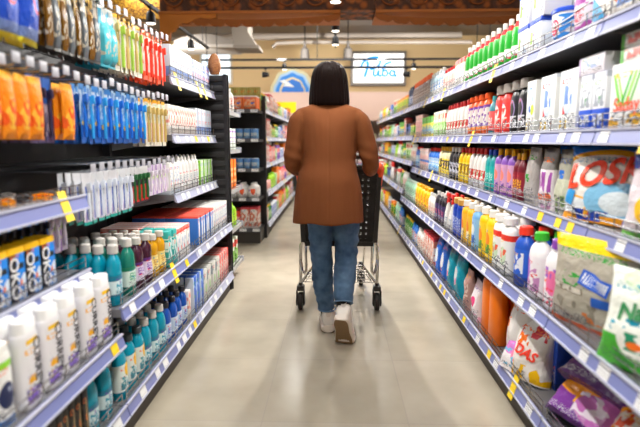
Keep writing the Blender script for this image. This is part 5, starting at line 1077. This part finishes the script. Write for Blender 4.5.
# ------------------------------------------------------------------ light
wd = bpy.data.worlds.new('W'); SC.world = wd; wd.use_nodes = True; wd.node_tree.nodes['Background'].inputs[0].default_value = (1, .96, .9, 1); wd.node_tree.nodes['Background'].inputs[1].default_value = .3
def area(loc, sx, sy, e, col=(1, .95, .87), rot=(0, 0, 0)):
    l = bpy.data.lights.new('a', 'AREA'); l.shape = 'RECTANGLE'; l.size = sx; l.size_y = sy; l.energy = e; l.color = (1, .975, .93)
    o = bpy.data.objects.new('fill_light', l); COL.objects.link(o); o.location = loc; o.rotation_euler = rot; return o  # soft fill panel added overhead out of view, not a fixture of the store
for y, e in ((-1.2, 30), (.9, 26), (3.0, 20), (7.6, 60), (9.4, 110)): area((0, y, 3.6), 1.6, .5, e)
for x in (-3.3, 3.3):
    for y in (1.5, 6.5, 9.5): area((x, y, 3.7), .6, 1.5, 60)
def spl(loc, tgt, e, ang=80, r=.05, col=(1, .965, .91)):
    l = bpy.data.lights.new('s', 'SPOT'); l.energy = e; l.spot_size = math.radians(ang); l.spot_blend = .6; l.shadow_soft_size = r; l.color = col
    o = bpy.data.objects.new('spot_beam', l); COL.objects.link(o); o.location = loc; o.rotation_euler = (Vector(tgt)-Vector(loc)).to_track_quat('-Z', 'Y').to_euler(); return o
spl((0, 5.2, 2.50), (0, 3.0, 0), 330, 100, .03); spl((-.9, 5.0, 2.9), (0, 2.6, 0), 120, 70, .03); spl((.9, 5.0, 2.9), (0, 2.6, 0), 120, 70, .03); spl((0, 6.8, 2.55), (0, 5.5, 0), 90, 90); spl((0, 7.75, 2.55), (0, 7.5, 0), 90, 90)
spl((-2.16, 6.05, 2.45), (-.8, 6.3, 1), 80, 100); spl((-2.16, 7.7, 2.45), (-.8, 8, 1), 80, 100)
for x in (-3.0, -1.05, .9, 2.6): spl((x, 9.9, 2.75), (x, 14, 2.6), 150, 95, .04)  # extra beams added near the cross track to brighten the back wall
# the track lamps above and behind the photographer
for y in (-.8, 1.0, 2.4):
    for s in (-1, 1): spl((-s*.35, y, 2.9), (s*1.15, y+.5, 1.15), 98, 78, .035)

# ------------------------------------------------------------------ camera
cam = bpy.data.cameras.new('cam'); cam.sensor_width = 36; cam.lens = F*36/640; cam.clip_start = .05
co_ = bpy.data.objects.new('camera', cam); COL.objects.link(co_); co_.location = (0, 0, CH)
yaw = math.atan(15/F*CT)
co_.rotation_euler = (PI/2-TH, 0, yaw)
cam.dof.use_dof = True; cam.dof.focus_distance = 2.95; cam.dof.aperture_fstop = 1.6
SC.camera = co_
SC.cycles.caustics_reflective = False; SC.cycles.caustics_refractive = False; SC.cycles.sample_clamp_indirect = 4; SC.cycles.sample_clamp_direct = 12
SC.view_settings.view_transform = 'Standard'; SC.view_settings.look = 'None'; SC.view_settings.gamma = 1; SC.view_settings.use_curve_mapping = False
SC.view_settings.exposure = .2
